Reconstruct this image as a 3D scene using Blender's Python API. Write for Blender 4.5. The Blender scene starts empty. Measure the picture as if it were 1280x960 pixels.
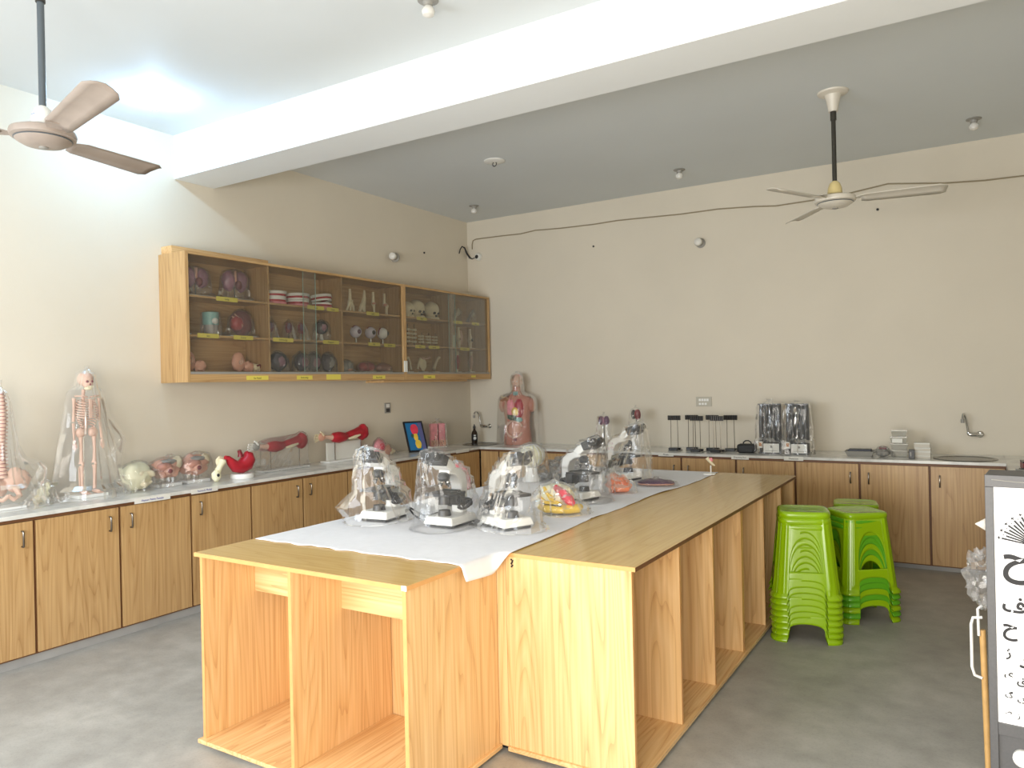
import bpy, bmesh, math, random
import numpy as np
from mathutils import Vector, Matrix, noise
PI = math.pi
sc = bpy.context.scene
COL = sc.collection

# ---------------------------------------------------------------- camera
F_PX, YAW, ROLL = 935.4, 0.55461, 0.02184
cd = bpy.data.cameras.new('camera'); cam = bpy.data.objects.new('camera', cd); COL.objects.link(cam)
cd.sensor_width = 36.0; cd.lens = F_PX / 1280 * 36.0; cd.clip_start = 0.05; cd.clip_end = 60
cam.location = (0, 0, 1.6)
cam.rotation_euler = (Matrix.Rotation(YAW, 3, 'Z') @ Matrix.Rotation(PI/2 - 0.00035, 3, 'X') @ Matrix.Rotation(-ROLL, 3, 'Z')).to_euler()
sc.camera = cam
# ---------------------------------------------------------------- view
sc.view_settings.view_transform = 'Standard'; sc.view_settings.look = 'None'
sc.view_settings.gamma = 1.0; sc.view_settings.use_curve_mapping = False
sc.view_settings.exposure = 0.22
cy = sc.cycles
cy.use_denoising = True; cy.max_bounces = 10; cy.diffuse_bounces = 5; cy.glossy_bounces = 3
cy.transmission_bounces = 4; cy.transparent_max_bounces = 28; cy.sample_clamp_indirect = 6.0
cy.caustics_reflective = False; cy.caustics_refractive = False
# ---------------------------------------------------------------- world and daylight
w = bpy.data.worlds.new('world'); sc.world = w; w.use_nodes = True
w.node_tree.nodes['Background'].inputs[0].default_value = (0.86, 0.93, 1.0, 1)
w.node_tree.nodes['Background'].inputs[1].default_value = 1.2
def area(name, loc, rot, sx, sy, power, color):
    l = bpy.data.lights.new(name, 'AREA'); l.shape = 'RECTANGLE'; l.size = sx; l.size_y = sy
    l.energy = power; l.color = color
    o = bpy.data.objects.new(name, l); o.location = loc; o.rotation_euler = rot; COL.objects.link(o); return o
# daylight entering through the doorway and the windows of the wall behind the camera
area('doorway_daylight', (-0.55, -0.76, 1.2), (PI/2-0.2, 0, 0), 2.2, 2.0, 160, (1.0, 0.935, 0.835))
area('window_daylight', (-3.6, -0.78, 1.75), (PI/2-0.3, 0, 0), 2.2, 1.25, 125, (0.86, 0.93, 1.0))
BULB_STRENGTH = 430.0

# ---------------------------------------------------------------- room dimensions
WL, WB, WR, WF, CE = -5.33, 7.62, 0.80, -1.0, 3.61
WT = 0.897            # worktop top

# ---------------------------------------------------------------- helpers
class MB:
    def __init__(s): s.v = []; s.f = []
    def add(s, vs, fs):
        b = len(s.v); s.v += [tuple(p) for p in vs]; s.f += [tuple(b + i for i in q) for q in fs]; return s
    def box(s, x0, x1, y0, y1, z0, z1, M=None):
        vs = [Vector((x, y, z)) for z in (z0, z1) for y in (y0, y1) for x in (x0, x1)]
        if M is not None: vs = [M @ p for p in vs]
        return s.add(vs, [(0,2,3,1),(4,5,7,6),(0,1,5,4),(2,6,7,3),(0,4,6,2),(1,3,7,5)])
    def tube(s, pts, r, n=10, caps=True):
        pts = [Vector(p) for p in pts]; m = len(pts)
        rs = [r]*m if not hasattr(r, '__len__') else list(r)
        T = []
        for i in range(m):
            d = pts[min(i+1, m-1)] - pts[max(i-1, 0)]
            T.append(d.normalized() if d.length > 1e-9 else Vector((0,0,1)))
        u = T[0].orthogonal().normalized(); vs = []
        for i in range(m):
            u = u - T[i]*u.dot(T[i]); u = u.normalized() if u.length > 1e-6 else T[i].orthogonal().normalized()
            w_ = T[i].cross(u)
            for k in range(n):
                a = 2*PI*k/n; vs.append(pts[i] + (u*math.cos(a) + w_*math.sin(a))*rs[i])
        fs = [(i*n+k, i*n+(k+1) % n, (i+1)*n+(k+1) % n, (i+1)*n+k) for i in range(m-1) for k in range(n)]
        if caps: fs += [tuple(reversed(range(n))), tuple(range((m-1)*n, m*n))]
        return s.add(vs, fs)
    def cyl(s, a, b, r0, r1=None, n=16): return s.tube([a, b], [r0, r0 if r1 is None else r1], n)
    def lathe(s, prof, c=(0,0,0), n=24, M=None):
        vs = []; m = len(prof)
        for r, z in prof:
            for k in range(n):
                a = 2*PI*k/n; p = Vector((r*math.cos(a), r*math.sin(a), z))
                if M is not None: p = M @ p
                vs.append(p + Vector(c))
        fs = [(i*n+k, i*n+(k+1) % n, (i+1)*n+(k+1) % n, (i+1)*n+k) for i in range(m-1) for k in range(n)]
        if prof[0][0] > 1e-6: fs.append(tuple(reversed(range(n))))
        if prof[-1][0] > 1e-6: fs.append(tuple(range((m-1)*n, m*n)))
        return s.add(vs, fs)
    def ell(s, c, r, nu=16, nv=10, amp=0.0, k=3.0, seed=0, M=None):
        vs = []
        for j in range(nv+1):
            t = PI*j/nv
            for i in range(nu):
                a = 2*PI*i/nu; d = Vector((math.sin(t)*math.cos(a), math.sin(t)*math.sin(a), -math.cos(t)))
                f = 1 + (amp*noise.noise(d*k + Vector((seed*3.1, seed*1.7, seed))) if amp else 0)
                p = Vector((d.x*r[0]*f, d.y*r[1]*f, d.z*r[2]*f))
                if M is not None: p = M @ p
                vs.append(p + Vector(c))
        fs = [(j*nu+i, j*nu+(i+1) % nu, (j+1)*nu+(i+1) % nu, (j+1)*nu+i) for j in range(nv) for i in range(nu)]
        return s.add(vs, fs)
    def prism(s, poly, a, b, axis='x'):
        # poly: list of 2D points; axis x -> (y,z), y -> (x,z), z -> (x,y)
        def P(p, t): return (t, p[0], p[1]) if axis == 'x' else ((p[0], t, p[1]) if axis == 'y' else (p[0], p[1], t))
        n = len(poly); vs = [P(p, a) for p in poly] + [P(p, b) for p in poly]
        fs = [tuple(range(n)), tuple(reversed(range(n, 2*n)))] + [(i, n+i, n+(i+1) % n, (i+1) % n) for i in range(n)]
        return s.add(vs, fs)
    def build(s, name, mat, parent=None, smooth=True, bev=0.0, angle=38):
        me = bpy.data.meshes.new(name); me.from_pydata(s.v, [], s.f); 
        bm = bmesh.new(); bm.from_mesh(me)
        bmesh.ops.remove_doubles(bm, verts=bm.verts, dist=1e-6)
        bmesh.ops.recalc_face_normals(bm, faces=bm.faces); bm.to_mesh(me); bm.free()
        me.materials.append(mat)
        if smooth:
            me.polygons.foreach_set('use_smooth', [True]*len(me.polygons)); me.set_sharp_from_angle(angle=math.radians(angle))
        o = bpy.data.objects.new(name, me); COL.objects.link(o)
        if parent is not None: o.parent = parent
        if bev:
            b = o.modifiers.new('bevel', 'BEVEL'); b.width = bev; b.segments = 2; b.limit_method = 'ANGLE'; b.angle_limit = math.radians(40)
        return o
def tag(o, label, cat, group=None):
    o['label'] = label; o['category'] = cat
    if group: o['group'] = group
    return o
def thing(name, label, cat, loc=(0,0,0), rz=0.0, group=None, scale=1.0):
    o = bpy.data.objects.new(name, None); o.empty_display_size = 0.05; COL.objects.link(o)
    o.location = loc; o.rotation_euler = (0, 0, rz); o.scale = (scale,)*3
    return tag(o, label, cat, group)
def struct(o): o['kind'] = 'structure'; return o
def dup(root, loc=None, rz=None, label=None):
    r = root.copy(); COL.objects.link(r)
    if loc is not None: r.location = loc
    if rz is not None: r.rotation_euler = (0, 0, rz)
    if label: r['label'] = label
    for ch in list(root.children):
        c = ch.copy(); COL.objects.link(c); c.parent = r
        for g in list(ch.children):
            d = g.copy(); COL.objects.link(d); d.parent = c
    return r
def text(s, size, mat, parent, loc, rot, name='lettering', depth=0.0004, sx=1.0, hh=None, off=0.0):
    cu = bpy.data.curves.new(name, 'FONT'); cu.body = s; cu.size = size; cu.extrude = depth; cu.offset = off
    cu.align_x = 'CENTER'; cu.align_y = 'CENTER'; cu.materials.append(mat); cu.resolution_u = 3
    o = bpy.data.objects.new(name, cu); COL.objects.link(o); o.location = loc; o.rotation_euler = rot; o.scale = (sx, 1, 1)
    me = bpy.data.meshes.new_from_object(o)
    bb = [f(v.co[i] for v in me.vertices) for i in (0, 1) for f in (min, max)]
    k = hh/(bb[3]-bb[2]) if hh else 1.0
    for v in me.vertices: v.co = Vector(((v.co.x-(bb[0]+bb[1])/2)*k, (v.co.y-(bb[2]+bb[3])/2)*k, v.co.z))
    bpy.data.objects.remove(o); bpy.data.curves.remove(cu)
    o = bpy.data.objects.new(name, me); COL.objects.link(o); o.location = loc; o.rotation_euler = rot; o.scale = (sx, 1, 1)
    o.parent = parent; return o

# ---------------------------------------------------------------- materials
def srgb(*c):
    return tuple((x/255/12.92 if x/255 <= 0.04045 else ((x/255+0.055)/1.055)**2.4) for x in c) + (1,)
def base_mat(name):
    m = bpy.data.materials.new(name); m.use_nodes = True
    return m, m.node_tree, m.node_tree.nodes['Principled BSDF']
def mat(name, col, rough=0.5, metal=0.0, spec=0.5, var=0.0, vs=8.0, emit=None, es=0.0, coat=0.0, bump=0.0, bs=60):
    m, nt, p = base_mat(name); c = srgb(*col)
    p.inputs['Base Color'].default_value = c; p.inputs['Roughness'].default_value = rough
    p.inputs['Metallic'].default_value = metal; p.inputs['Specular IOR Level'].default_value = spec
    p.inputs['Coat Weight'].default_value = coat
    if emit: p.inputs['Emission Color'].default_value = srgb(*emit); p.inputs['Emission Strength'].default_value = es
    tc = nt.nodes.new('ShaderNodeTexCoord')
    if var:
        n = nt.nodes.new('ShaderNodeTexNoise'); n.inputs['Scale'].default_value = vs; n.inputs['Detail'].default_value = 4
        r = nt.nodes.new('ShaderNodeValToRGB')
        r.color_ramp.elements[0].position = 0.3; r.color_ramp.elements[1].position = 0.7
        r.color_ramp.elements[0].color = tuple(x*(1-var) for x in c[:3]) + (1,)
        r.color_ramp.elements[1].color = tuple(min(1, x*(1+var)) for x in c[:3]) + (1,)
        nt.links.new(tc.outputs['Object'], n.inputs['Vector']); nt.links.new(n.outputs[0], r.inputs[0])
        nt.links.new(r.outputs[0], p.inputs['Base Color'])
    if bump:
        n2 = nt.nodes.new('ShaderNodeTexNoise'); n2.inputs['Scale'].default_value = bs; n2.inputs['Detail'].default_value = 3
        b = nt.nodes.new('ShaderNodeBump'); b.inputs['Strength'].default_value = bump; b.inputs['Distance'].default_value = 0.01
        nt.links.new(tc.outputs['Object'], n2.inputs['Vector']); nt.links.new(n2.outputs[0], b.inputs['Height'])
        nt.links.new(b.outputs[0], p.inputs['Normal'])
    return m
def wood(name, dark, mid, light, axis='z', rough=0.32, fig=1.0):
    m, nt, p = base_mat(name); N = nt.nodes; L = nt.links
    tc = N.new('ShaderNodeTexCoord'); oi = N.new('ShaderNodeObjectInfo')
    vm = N.new('ShaderNodeVectorMath'); vm.operation = 'SCALE'; vm.inputs[0].default_value = (3.7, 5.3, 7.1)
    L.new(oi.outputs['Random'], vm.inputs['Scale'])
    ad = N.new('ShaderNodeVectorMath'); ad.operation = 'ADD'; L.new(tc.outputs['Object'], ad.inputs[0]); L.new(vm.outputs[0], ad.inputs[1])
    def mapped(a, b):
        mp = N.new('ShaderNodeMapping'); sclv = [a, a, a]; sclv['xyz'.index(axis)] = b
        mp.inputs['Scale'].default_value = sclv; L.new(ad.outputs[0], mp.inputs['Vector']); return mp
    n1 = N.new('ShaderNodeTexNoise'); n1.inputs['Scale'].default_value = 1; n1.inputs['Detail'].default_value = 1.5; n1.inputs['Roughness'].default_value = 0.35
    L.new(mapped(8.0, 0.5).outputs[0], n1.inputs['Vector'])
    mu = N.new('ShaderNodeMath'); mu.operation = 'MULTIPLY'; mu.inputs[1].default_value = 15.0; L.new(n1.outputs[0], mu.inputs[0])
    fr = N.new('ShaderNodeMath'); fr.operation = 'FRACT'; L.new(mu.outputs[0], fr.inputs[0])
    rp = N.new('ShaderNodeValToRGB'); e = rp.color_ramp.elements
    e[0].position = 0.0; e[0].color = srgb(*dark); e[1].position = 1.0; e[1].color = srgb(*mid)
    x = rp.color_ramp.elements.new(0.18); x.color = srgb(*mid); x = rp.color_ramp.elements.new(0.6); x.color = srgb(*light)
    L.new(fr.outputs[0], rp.inputs[0])
    n2 = N.new('ShaderNodeTexNoise'); n2.inputs['Scale'].default_value = 1; n2.inputs['Detail'].default_value = 3
    L.new(mapped(70, 1.6).outputs[0], n2.inputs['Vector'])
    r2 = N.new('ShaderNodeValToRGB'); r2.color_ramp.elements[0].position = 0.32; r2.color_ramp.elements[1].position = 0.62
    r2.color_ramp.elements[0].color = srgb(*dark); r2.color_ramp.elements[1].color = srgb(*light); L.new(n2.outputs[0], r2.inputs[0])
    mx = N.new('ShaderNodeMix'); mx.data_type = 'RGBA'; mx.inputs[0].default_value = 0.45
    L.new(rp.outputs[0], mx.inputs[6]); L.new(r2.outputs[0], mx.inputs[7])
    m2 = N.new('ShaderNodeMix'); m2.data_type = 'RGBA'; m2.inputs[0].default_value = fig; m2.inputs[6].default_value = srgb(*mid)
    L.new(mx.outputs[2], m2.inputs[7]); L.new(m2.outputs[2], p.inputs['Base Color'])
    p.inputs['Roughness'].default_value = rough; p.inputs['Specular IOR Level'].default_value = 0.45
    return m
def clear(name, tint, white, wmix, wrough=0.2, gl=0.35, gk=1.0):
    # thin clear film or pane: straight-through with a grazing-angle sheen and a little milky body
    m, nt, p = base_mat(name); N = nt.nodes; L = nt.links
    tr = N.new('ShaderNodeBsdfTransparent'); tr.inputs[0].default_value = tint
    p.inputs['Base Color'].default_value = white; p.inputs['Roughness'].default_value = 0.6
    g = N.new('ShaderNodeBsdfGlossy'); g.inputs['Roughness'].default_value = wrough; g.inputs['Color'].default_value = (1,1,1,1)
    lw = N.new('ShaderNodeLayerWeight'); lw.inputs['Blend'].default_value = gl
    a = N.new('ShaderNodeMixShader'); a.inputs[0].default_value = wmix
    L.new(tr.outputs[0], a.inputs[1]); L.new(p.outputs[0], a.inputs[2])
    k = N.new('ShaderNodeMath'); k.operation = 'MULTIPLY'; k.inputs[1].default_value = gk; L.new(lw.outputs['Fresnel'], k.inputs[0])
    b = N.new('ShaderNodeMixShader'); L.new(k.outputs[0], b.inputs[0]); L.new(a.outputs[0], b.inputs[1]); L.new(g.outputs[0], b.inputs[2])
    L.new(b.outputs[0], N['Material Output'].inputs[0]); return m

M = {}
M['wall'] = mat('cream_wall_paint', (217, 209, 193), 0.6, spec=0.25, var=0.025, vs=1.2, bump=0.05, bs=90)
M['ceil'] = mat('white_ceiling_paint', (214, 219, 221), 0.7, spec=0.2, var=0.02, vs=1.0)
M['beam'] = mat('white_beam_paint', (228, 231, 232), 0.65, spec=0.2, var=0.015, vs=2)
def floor_mat():
    m, nt, p = base_mat('worn_grey_concrete'); N = nt.nodes; L = nt.links
    tc = N.new('ShaderNodeTexCoord')
    def nz(sc_, det, stretch=None):
        n = N.new('ShaderNodeTexNoise'); n.inputs['Scale'].default_value = sc_; n.inputs['Detail'].default_value = det; n.inputs['Roughness'].default_value = 0.6
        L.new(tc.outputs['Object'], n.inputs['Vector']); return n
    a = nz(1.1, 6); b = nz(7, 5); c = nz(90, 3)
    r = N.new('ShaderNodeValToRGB'); r.color_ramp.elements[0].position = 0.3; r.color_ramp.elements[1].position = 0.72
    r.color_ramp.elements[0].color = srgb(156, 155, 150); r.color_ramp.elements[1].color = srgb(186, 184, 178); L.new(a.outputs[0], r.inputs[0])
    r2 = N.new('ShaderNodeValToRGB'); r2.color_ramp.elements[0].position = 0.35; r2.color_ramp.elements[1].position = 0.68
    r2.color_ramp.elements[0].color = (0.72,0.72,0.72,1); r2.color_ramp.elements[1].color = (1.0,1.0,1.0,1); L.new(b.outputs[0], r2.inputs[0])
    mx = N.new('ShaderNodeMix'); mx.data_type = 'RGBA'; mx.blend_type = 'MULTIPLY'; mx.inputs[0].default_value = 0.8
    L.new(r.outputs[0], mx.inputs[6]); L.new(r2.outputs[0], mx.inputs[7])
    r3 = N.new('ShaderNodeValToRGB'); r3.color_ramp.elements[0].position = 0.25; r3.color_ramp.elements[1].position = 0.5
    r3.color_ramp.elements[0].color = (0.75,0.75,0.75,1); r3.color_ramp.elements[1].color = (1,1,1,1); L.new(c.outputs[0], r3.inputs[0])
    m3 = N.new('ShaderNodeMix'); m3.data_type = 'RGBA'; m3.blend_type = 'MULTIPLY'; m3.inputs[0].default_value = 0.6
    L.new(mx.outputs[2], m3.inputs[6]); L.new(r3.outputs[0], m3.inputs[7]); L.new(m3.outputs[2], p.inputs['Base Color'])
    rr = N.new('ShaderNodeMapRange'); rr.inputs[3].default_value = 0.38; rr.inputs[4].default_value = 0.62; L.new(b.outputs[0], rr.inputs[0]); L.new(rr.outputs[0], p.inputs['Roughness'])
    bp = N.new('ShaderNodeBump'); bp.inputs['Strength'].default_value = 0.12; bp.inputs['Distance'].default_value = 0.01
    L.new(b.outputs[0], bp.inputs['Height']); L.new(bp.outputs[0], p.inputs['Normal']); return m
M['floor'] = floor_mat()
M['plinth'] = mat('plinth_concrete', (158, 158, 158), 0.7, var=0.12, vs=4)
OAK = ((190, 144, 94), (216, 176, 120), (227, 192, 142))
TOPC = ((190, 152, 92), (208, 172, 108), (216, 184, 122))
M['oak'] = wood('oak_laminate_upright', *OAK, axis='z')
M['oaky'] = wood('oak_laminate_along_y', *OAK, axis='y', rough=0.22)
M['oakx'] = wood('oak_laminate_along_x', *OAK, axis='x', rough=0.26)
M['topy'] = wood('island_top_laminate', *TOPC, axis='y', rough=0.2, fig=0.7)
M['topx'] = wood('desk_top_laminate', *TOPC, axis='x', rough=0.2, fig=0.7)
M['edge'] = mat('oak_edge_band', (206, 154, 96), 0.35, var=0.06, vs=20)
M['dedge'] = mat('brown_edge_band', (112, 74, 46), 0.5, var=0.1, vs=14)
OK2 = ((160, 122, 78), (186, 149, 100), (198, 163, 115))
M['door'] = wood('door_laminate', *OK2, axis='z')
M['doorx'] = wood('cabinet_back_laminate', *OK2, axis='y')
def marble():
    m, nt, p = base_mat('pale_marble'); N = nt.nodes; L = nt.links
    tc = N.new('ShaderNodeTexCoord'); n = N.new('ShaderNodeTexNoise'); n.inputs['Scale'].default_value = 5; n.inputs['Detail'].default_value = 7; n.inputs['Distortion'].default_value = 1.2
    L.new(tc.outputs['Object'], n.inputs['Vector'])
    r = N.new('ShaderNodeValToRGB'); r.color_ramp.elements[0].position = 0.35; r.color_ramp.elements[1].position = 0.6
    r.color_ramp.elements[0].color = srgb(202, 203, 200); r.color_ramp.elements[1].color = srgb(226, 226, 222); L.new(n.outputs[0], r.inputs[0]); L.new(r.outputs[0], p.inputs['Base Color'])
    p.inputs['Roughness'].default_value = 0.16; return m
M['marble'] = marble()
M['slate'] = mat('slab_edge_shadow_strip', (150, 148, 144), 0.4)
M['white'] = mat('white_plastic', (236, 236, 232), 0.35)
M['card'] = mat('white_card', (226, 226, 220), 0.7)
M['paper'] = mat('yellow_label_paper', (224, 210, 96), 0.7)
M['ink'] = mat('black_ink', (22, 22, 26), 0.6)
M['blueink'] = mat('blue_ink', (44, 58, 150), 0.6)
M['black'] = mat('black_plastic', (24, 25, 28), 0.38)
M['rubber'] = mat('black_rubber', (34, 36, 38), 0.6)
M['dgrey'] = mat('dark_grey_plastic', (40, 42, 45), 0.4)
M['chrome'] = mat('chrome', (206, 206, 204), 0.12, metal=1.0)
M['steel'] = mat('brushed_steel', (122, 122, 120), 0.26, metal=1.0)
M['handle'] = mat('aged_steel', (120, 114, 106), 0.28, metal=1.0)
M['bone'] = mat('bone_ivory', (226, 214, 182), 0.5, var=0.08, vs=14)
M['pbone'] = mat('bone_pinkish', (212, 176, 156), 0.5, var=0.1, vs=14)
M['cream'] = mat('cream_bone', (236, 232, 200), 0.45, var=0.05, vs=9)
M['flesh'] = mat('flesh_plastic', (214, 160, 138), 0.42, var=0.1, vs=12)
M['skin'] = mat('tan_skin_plastic', (186, 124, 104), 0.42, var=0.08, vs=8)
M['red'] = mat('red_muscle', (168, 30, 44), 0.36, var=0.22, vs=18)
M['dred'] = mat('dark_red_organ', (120, 28, 40), 0.36, var=0.2, vs=12)
M['pink'] = mat('pink_tissue', (226, 140, 150), 0.45, var=0.16, vs=24)
M['hot'] = mat('bright_pink_red', (224, 60, 84), 0.35, var=0.15, vs=14)
M['purple'] = mat('purple_organ', (96, 60, 92), 0.3, var=0.25, vs=10)
M['mauve'] = mat('mauve_lung', (150, 96, 118), 0.35, var=0.2, vs=12)
M['navy'] = mat('dark_violet_model', (44, 34, 54), 0.25, var=0.3, vs=16)
M['yellow'] = mat('yellow_plastic', (232, 196, 70), 0.4, var=0.1, vs=16)
M['orange'] = mat('orange_organ', (230, 128, 82), 0.4, var=0.15, vs=20)
M['teal'] = mat('pale_teal', (140, 190, 186), 0.4, var=0.1, vs=10)
M['green'] = mat('dark_green_organ', (56, 82, 62), 0.4, var=0.1, vs=10)
M['lime'] = mat('lime_green_plastic', (142, 182, 12), 0.2, spec=0.5, var=0.03, vs=3)
M['green_lime'] = mat('grass_green_plastic', (92, 168, 30), 0.24, var=0.03, vs=3)
M['bag'] = clear('clear_plastic_film', (0.97, 0.97, 0.97, 1), (0.9, 0.9, 0.9, 1), 0.055, 0.07, 0.33, 0.5)
M['bagd'] = clear('clear_plastic_film_thick', (0.94, 0.94, 0.94, 1), (0.9, 0.9, 0.9, 1), 0.10, 0.1, 0.34, 0.6)
M['glass'] = clear('sliding_glass', (0.96, 0.965, 0.955, 1), (0.6, 0.6, 0.57, 1), 0.04, 0.03, 0.16)
M['gedge'] = mat('glass_edge', (170, 200, 186), 0.2)
M['cleartub'] = clear('clear_tub', (0.9, 0.9, 0.87, 1), (0.8, 0.78, 0.72, 1), 0.25, 0.15, 0.35)
M['fan'] = mat('dusty_fan_enamel', (156, 143, 133), 0.45, var=0.08, vs=9)
M['fanw'] = mat('white_fan_enamel', (214, 208, 196), 0.35, var=0.05, vs=9)
M['ivory'] = mat('ivory_plastic', (226, 208, 150), 0.4)
M['rod'] = mat('painted_steel_rod', (96, 104, 110), 0.35, metal=0.3)
M['rodk'] = mat('dark_painted_rod', (60, 58, 52), 0.4, metal=0.2)
M['cloth'] = mat('white_cotton', (232, 232, 236), 0.9, spec=0.1, var=0.02, vs=30, bump=0.06, bs=240)
M['chartg'] = mat('grey_textured_metal', (80, 80, 82), 0.45, var=0.07, vs=120)
M['chartw'] = mat('white_chart_panel', (244, 244, 246), 0.4)
M['box'] = mat('cardboard_white', (206, 200, 188), 0.7)
M['stick'] = mat('pale_wood_stick', (206, 164, 104), 0.5, var=0.1, vs=30)
M['blue'] = mat('chart_blue', (28, 112, 166), 0.35)
M['lav'] = mat('lavender_frame', (90, 92, 140), 0.4)
M['bottle'] = mat('dark_brown_glass', (50, 36, 24), 0.08)
M['bglass'] = clear('bottle_clear_glass', (0.75, 0.78, 0.72, 1), (0.5, 0.5, 0.45, 1), 0.12, 0.06, 0.3)
M['wire'] = mat('grey_wire', (150, 138, 112), 0.6)
M['lampglow'] = mat('lit_bulb', (255, 255, 255), 0.3, emit=(170, 216, 255), es=BULB_STRENGTH)
M['frost'] = mat('frosted_bulb_glass', (222, 220, 214), 0.25)
M['greyp'] = mat('grey_plastic', (148, 146, 140), 0.45)
M['foil'] = mat('crumpled_foil', (220, 216, 224), 0.22, metal=0.85)

# ================================================================ SETTING
T = 0.12
struct(MB().box(WL-T, WR+T, WF-T, WB+T, -0.12, 0).build('floor', M['floor'], smooth=False))
struct(MB().box(WL-T, WR+T, WF-T, WB+T, CE, CE+0.12).build('ceiling', M['ceil'], smooth=False))
struct(MB().box(WL-T, WL, WF-T, WB+T, 0, CE).build('wall_left', M['wall'], smooth=False))
struct(MB().box(WL, WR, WB, WB+T, 0, CE).build('wall_back', M['wall'], smooth=False))
struct(MB().box(WR, WR+T, WF-T, WB+T, 0, CE).build('wall_right', M['wall'], smooth=False))
fw = MB()      # wall behind the camera with a doorway and a window
for x0, x1, z0, z1 in ((WL, -4.7, 0, CE), (-4.7, -2.5, 0, 1.1), (-4.7, -2.5, 2.4, CE), (-2.5, -1.7, 0, CE), (-1.7, 0.6, 2.35, CE), (0.6, WR, 0, CE)):
    fw.box(x0, x1, WF-T, WF, z0, z1)
struct(fw.build('wall_front', M['wall'], smooth=False))
struct(MB().box(WL, WR, 3.625, 3.985, 3.268, CE).build('ceiling_beam', M['beam'], smooth=False))
# concrete kickers below the cabinets
struct(MB().box(WL, -4.793, 0.3, 7.0, 0, 0.052).build('trim_1', M['plinth'], smooth=False))
struct(MB().box(-4.793, 0.23, 7.003, WB, 0, 0.033).build('trim_2', M['plinth'], smooth=False))
struct(MB().box(0.23, WR, 3.9, WB, 0, 0.033).build('trim_3', M['plinth'], smooth=False))
nail = 0
for (P, r) in (((WL+0.002, 6.757, 3.118), 0.011), ((-3.607, WB-0.002, 3.117), 0.011), ((-0.735, WB-0.002, 3.124), 0.012)):
    M3 = Matrix.Rotation(PI/2, 3, 'Y') if P[0] < -5 else Matrix.Rotation(PI/2, 3, 'X')
    o = MB().lathe([(r, -0.002), (r, 0.006), (r*0.4, 0.01)], n=8, M=M3).build('wall_plug', M['rubber'])
    o.location = P
    tag(o, ('dark wall plug above the hanging cabinet, right of the bare wall bulb', 'dark wall plug high on the back wall near the corner, below the wire',
            'dark wall plug on the back wall just under the right ceiling fan')[nail], 'plug'); nail += 1

# ================================================================ BASE CABINETS
def handle_mb(x, y, z, L=0.09):
    # bow handle standing out along +x (left run)
    return [(x, y, z+L/2), (x+0.018, y, z+L/2), (x+0.022, y, z+L/2-0.008), (x+0.022, y, z-L/2+0.008), (x+0.018, y, z-L/2), (x, y, z-L/2)]
def base_cabinet(label, a0, a1, doors, run, group, zb):
    """a0..a1 along the run; doors = list of 'l'/'r'/'' handle side; run 'left' faces +x, 'back' faces -y, 'right' faces -x"""
    t = thing('base_cabinet', label, 'cabinet', (0, 0, 0), 0, group)
    def B(u0, u1, d0, d1, z0, z1):   # u along run, d = depth behind door front
        if run == 'left': return (-4.77-d1, -4.77-d0, u0, u1, z0, z1)
        if run == 'back': return (u0, u1, 6.98+d0, 6.98+d1, z0, z1)
        return (0.21+d0, 0.21+d1, u0, u1, z0, z1)
    dmax = 0.555 if run == 'left' else (0.63 if run == 'back' else 0.58)
    MB().box(*B(a0+0.0005, a1-0.0005, 0.0185, dmax, zb, 0.8725)).build('carcass', M['dedge'], t, smooth=False)
    MB().box(*B(a0+0.0005, a1-0.0005, 0.002, 0.018, 0.8535, 0.8725)).build('top_rail', M['dedge'], t, smooth=False)
    n = len(doors); wd = (a1-a0)/n
    for i, h in enumerate(doors):
        u0, u1 = a0+i*wd+0.009, a0+(i+1)*wd-0.009
        d = MB().box(*B(u0, u1, 0, 0.018, zb+0.012, 0.850)).build('door', M['door'], t, smooth=False, bev=0.0012)
        if h:
            u = u0+0.062 if h == 'l' else u1-0.062
            pts = handle_mb(0, 0, 0.752)
            if run == 'left': pp = [(-4.77+p[0], u, p[2]) for p in pts]
            elif run == 'back': pp = [(u, 6.98-p[0], p[2]-0.02) for p in pts]
            else: pp = [(0.21-p[0], u, p[2]) for p in pts]
            MB().tube(pp, 0.0055, 8).build('handle', M['handle'], d)
    return t
Ly = [1.7545+0.5225*i for i in range(11)]
base_cabinet('oak base cabinet nearest the camera at the left end of the left wall run', Ly[0]-0.5225, Ly[1], ['l','r',], 'left', 'base cabinets along the left wall', 0.053)
base_cabinet('two-door oak base cabinet under the standing skeleton', Ly[1], Ly[3], ['r','l'], 'left', 'base cabinets along the left wall', 0.053)
base_cabinet('one-door oak base cabinet under the white stomach label card', Ly[3], Ly[4], ['l'], 'left', 'base cabinets along the left wall', 0.053)
base_cabinet('two-door oak base cabinet under the bagged muscle arm', Ly[4], Ly[6], ['r','l'], 'left', 'base cabinets along the left wall', 0.053)
base_cabinet('one-door oak base cabinet behind the leftmost microscope, under the bare muscle arm', Ly[6], Ly[7], [''], 'left', 'base cabinets along the left wall', 0.053)
base_cabinet('two-door oak base cabinet under the leaning blue picture', Ly[7], Ly[9], ['r','l'], 'left', 'base cabinets along the left wall', 0.053)
base_cabinet('one-door oak base cabinet under the corner sink at the end of the left run', Ly[9], Ly[10], [''], 'left', 'base cabinets along the left wall', 0.053)
Bx = [0.19-0.523*i for i in range(10)]
G2 = 'base cabinets along the back wall'
base_cabinet('narrow one-door oak base cabinet in the corner of the back run', -4.765, Bx[9], [''], 'back', G2, 0.034)
base_cabinet('two-door oak base cabinet under the bagged torso', Bx[9], Bx[7], ['','l'], 'back', G2, 0.034)
base_cabinet('one-door oak base cabinet behind the wrapped white ball', Bx[7], Bx[6], ['l'], 'back', G2, 0.034)
base_cabinet('two-door oak base cabinet under the black-topped rod stands', Bx[6], Bx[4], ['r','l'], 'back', G2, 0.034)
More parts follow.
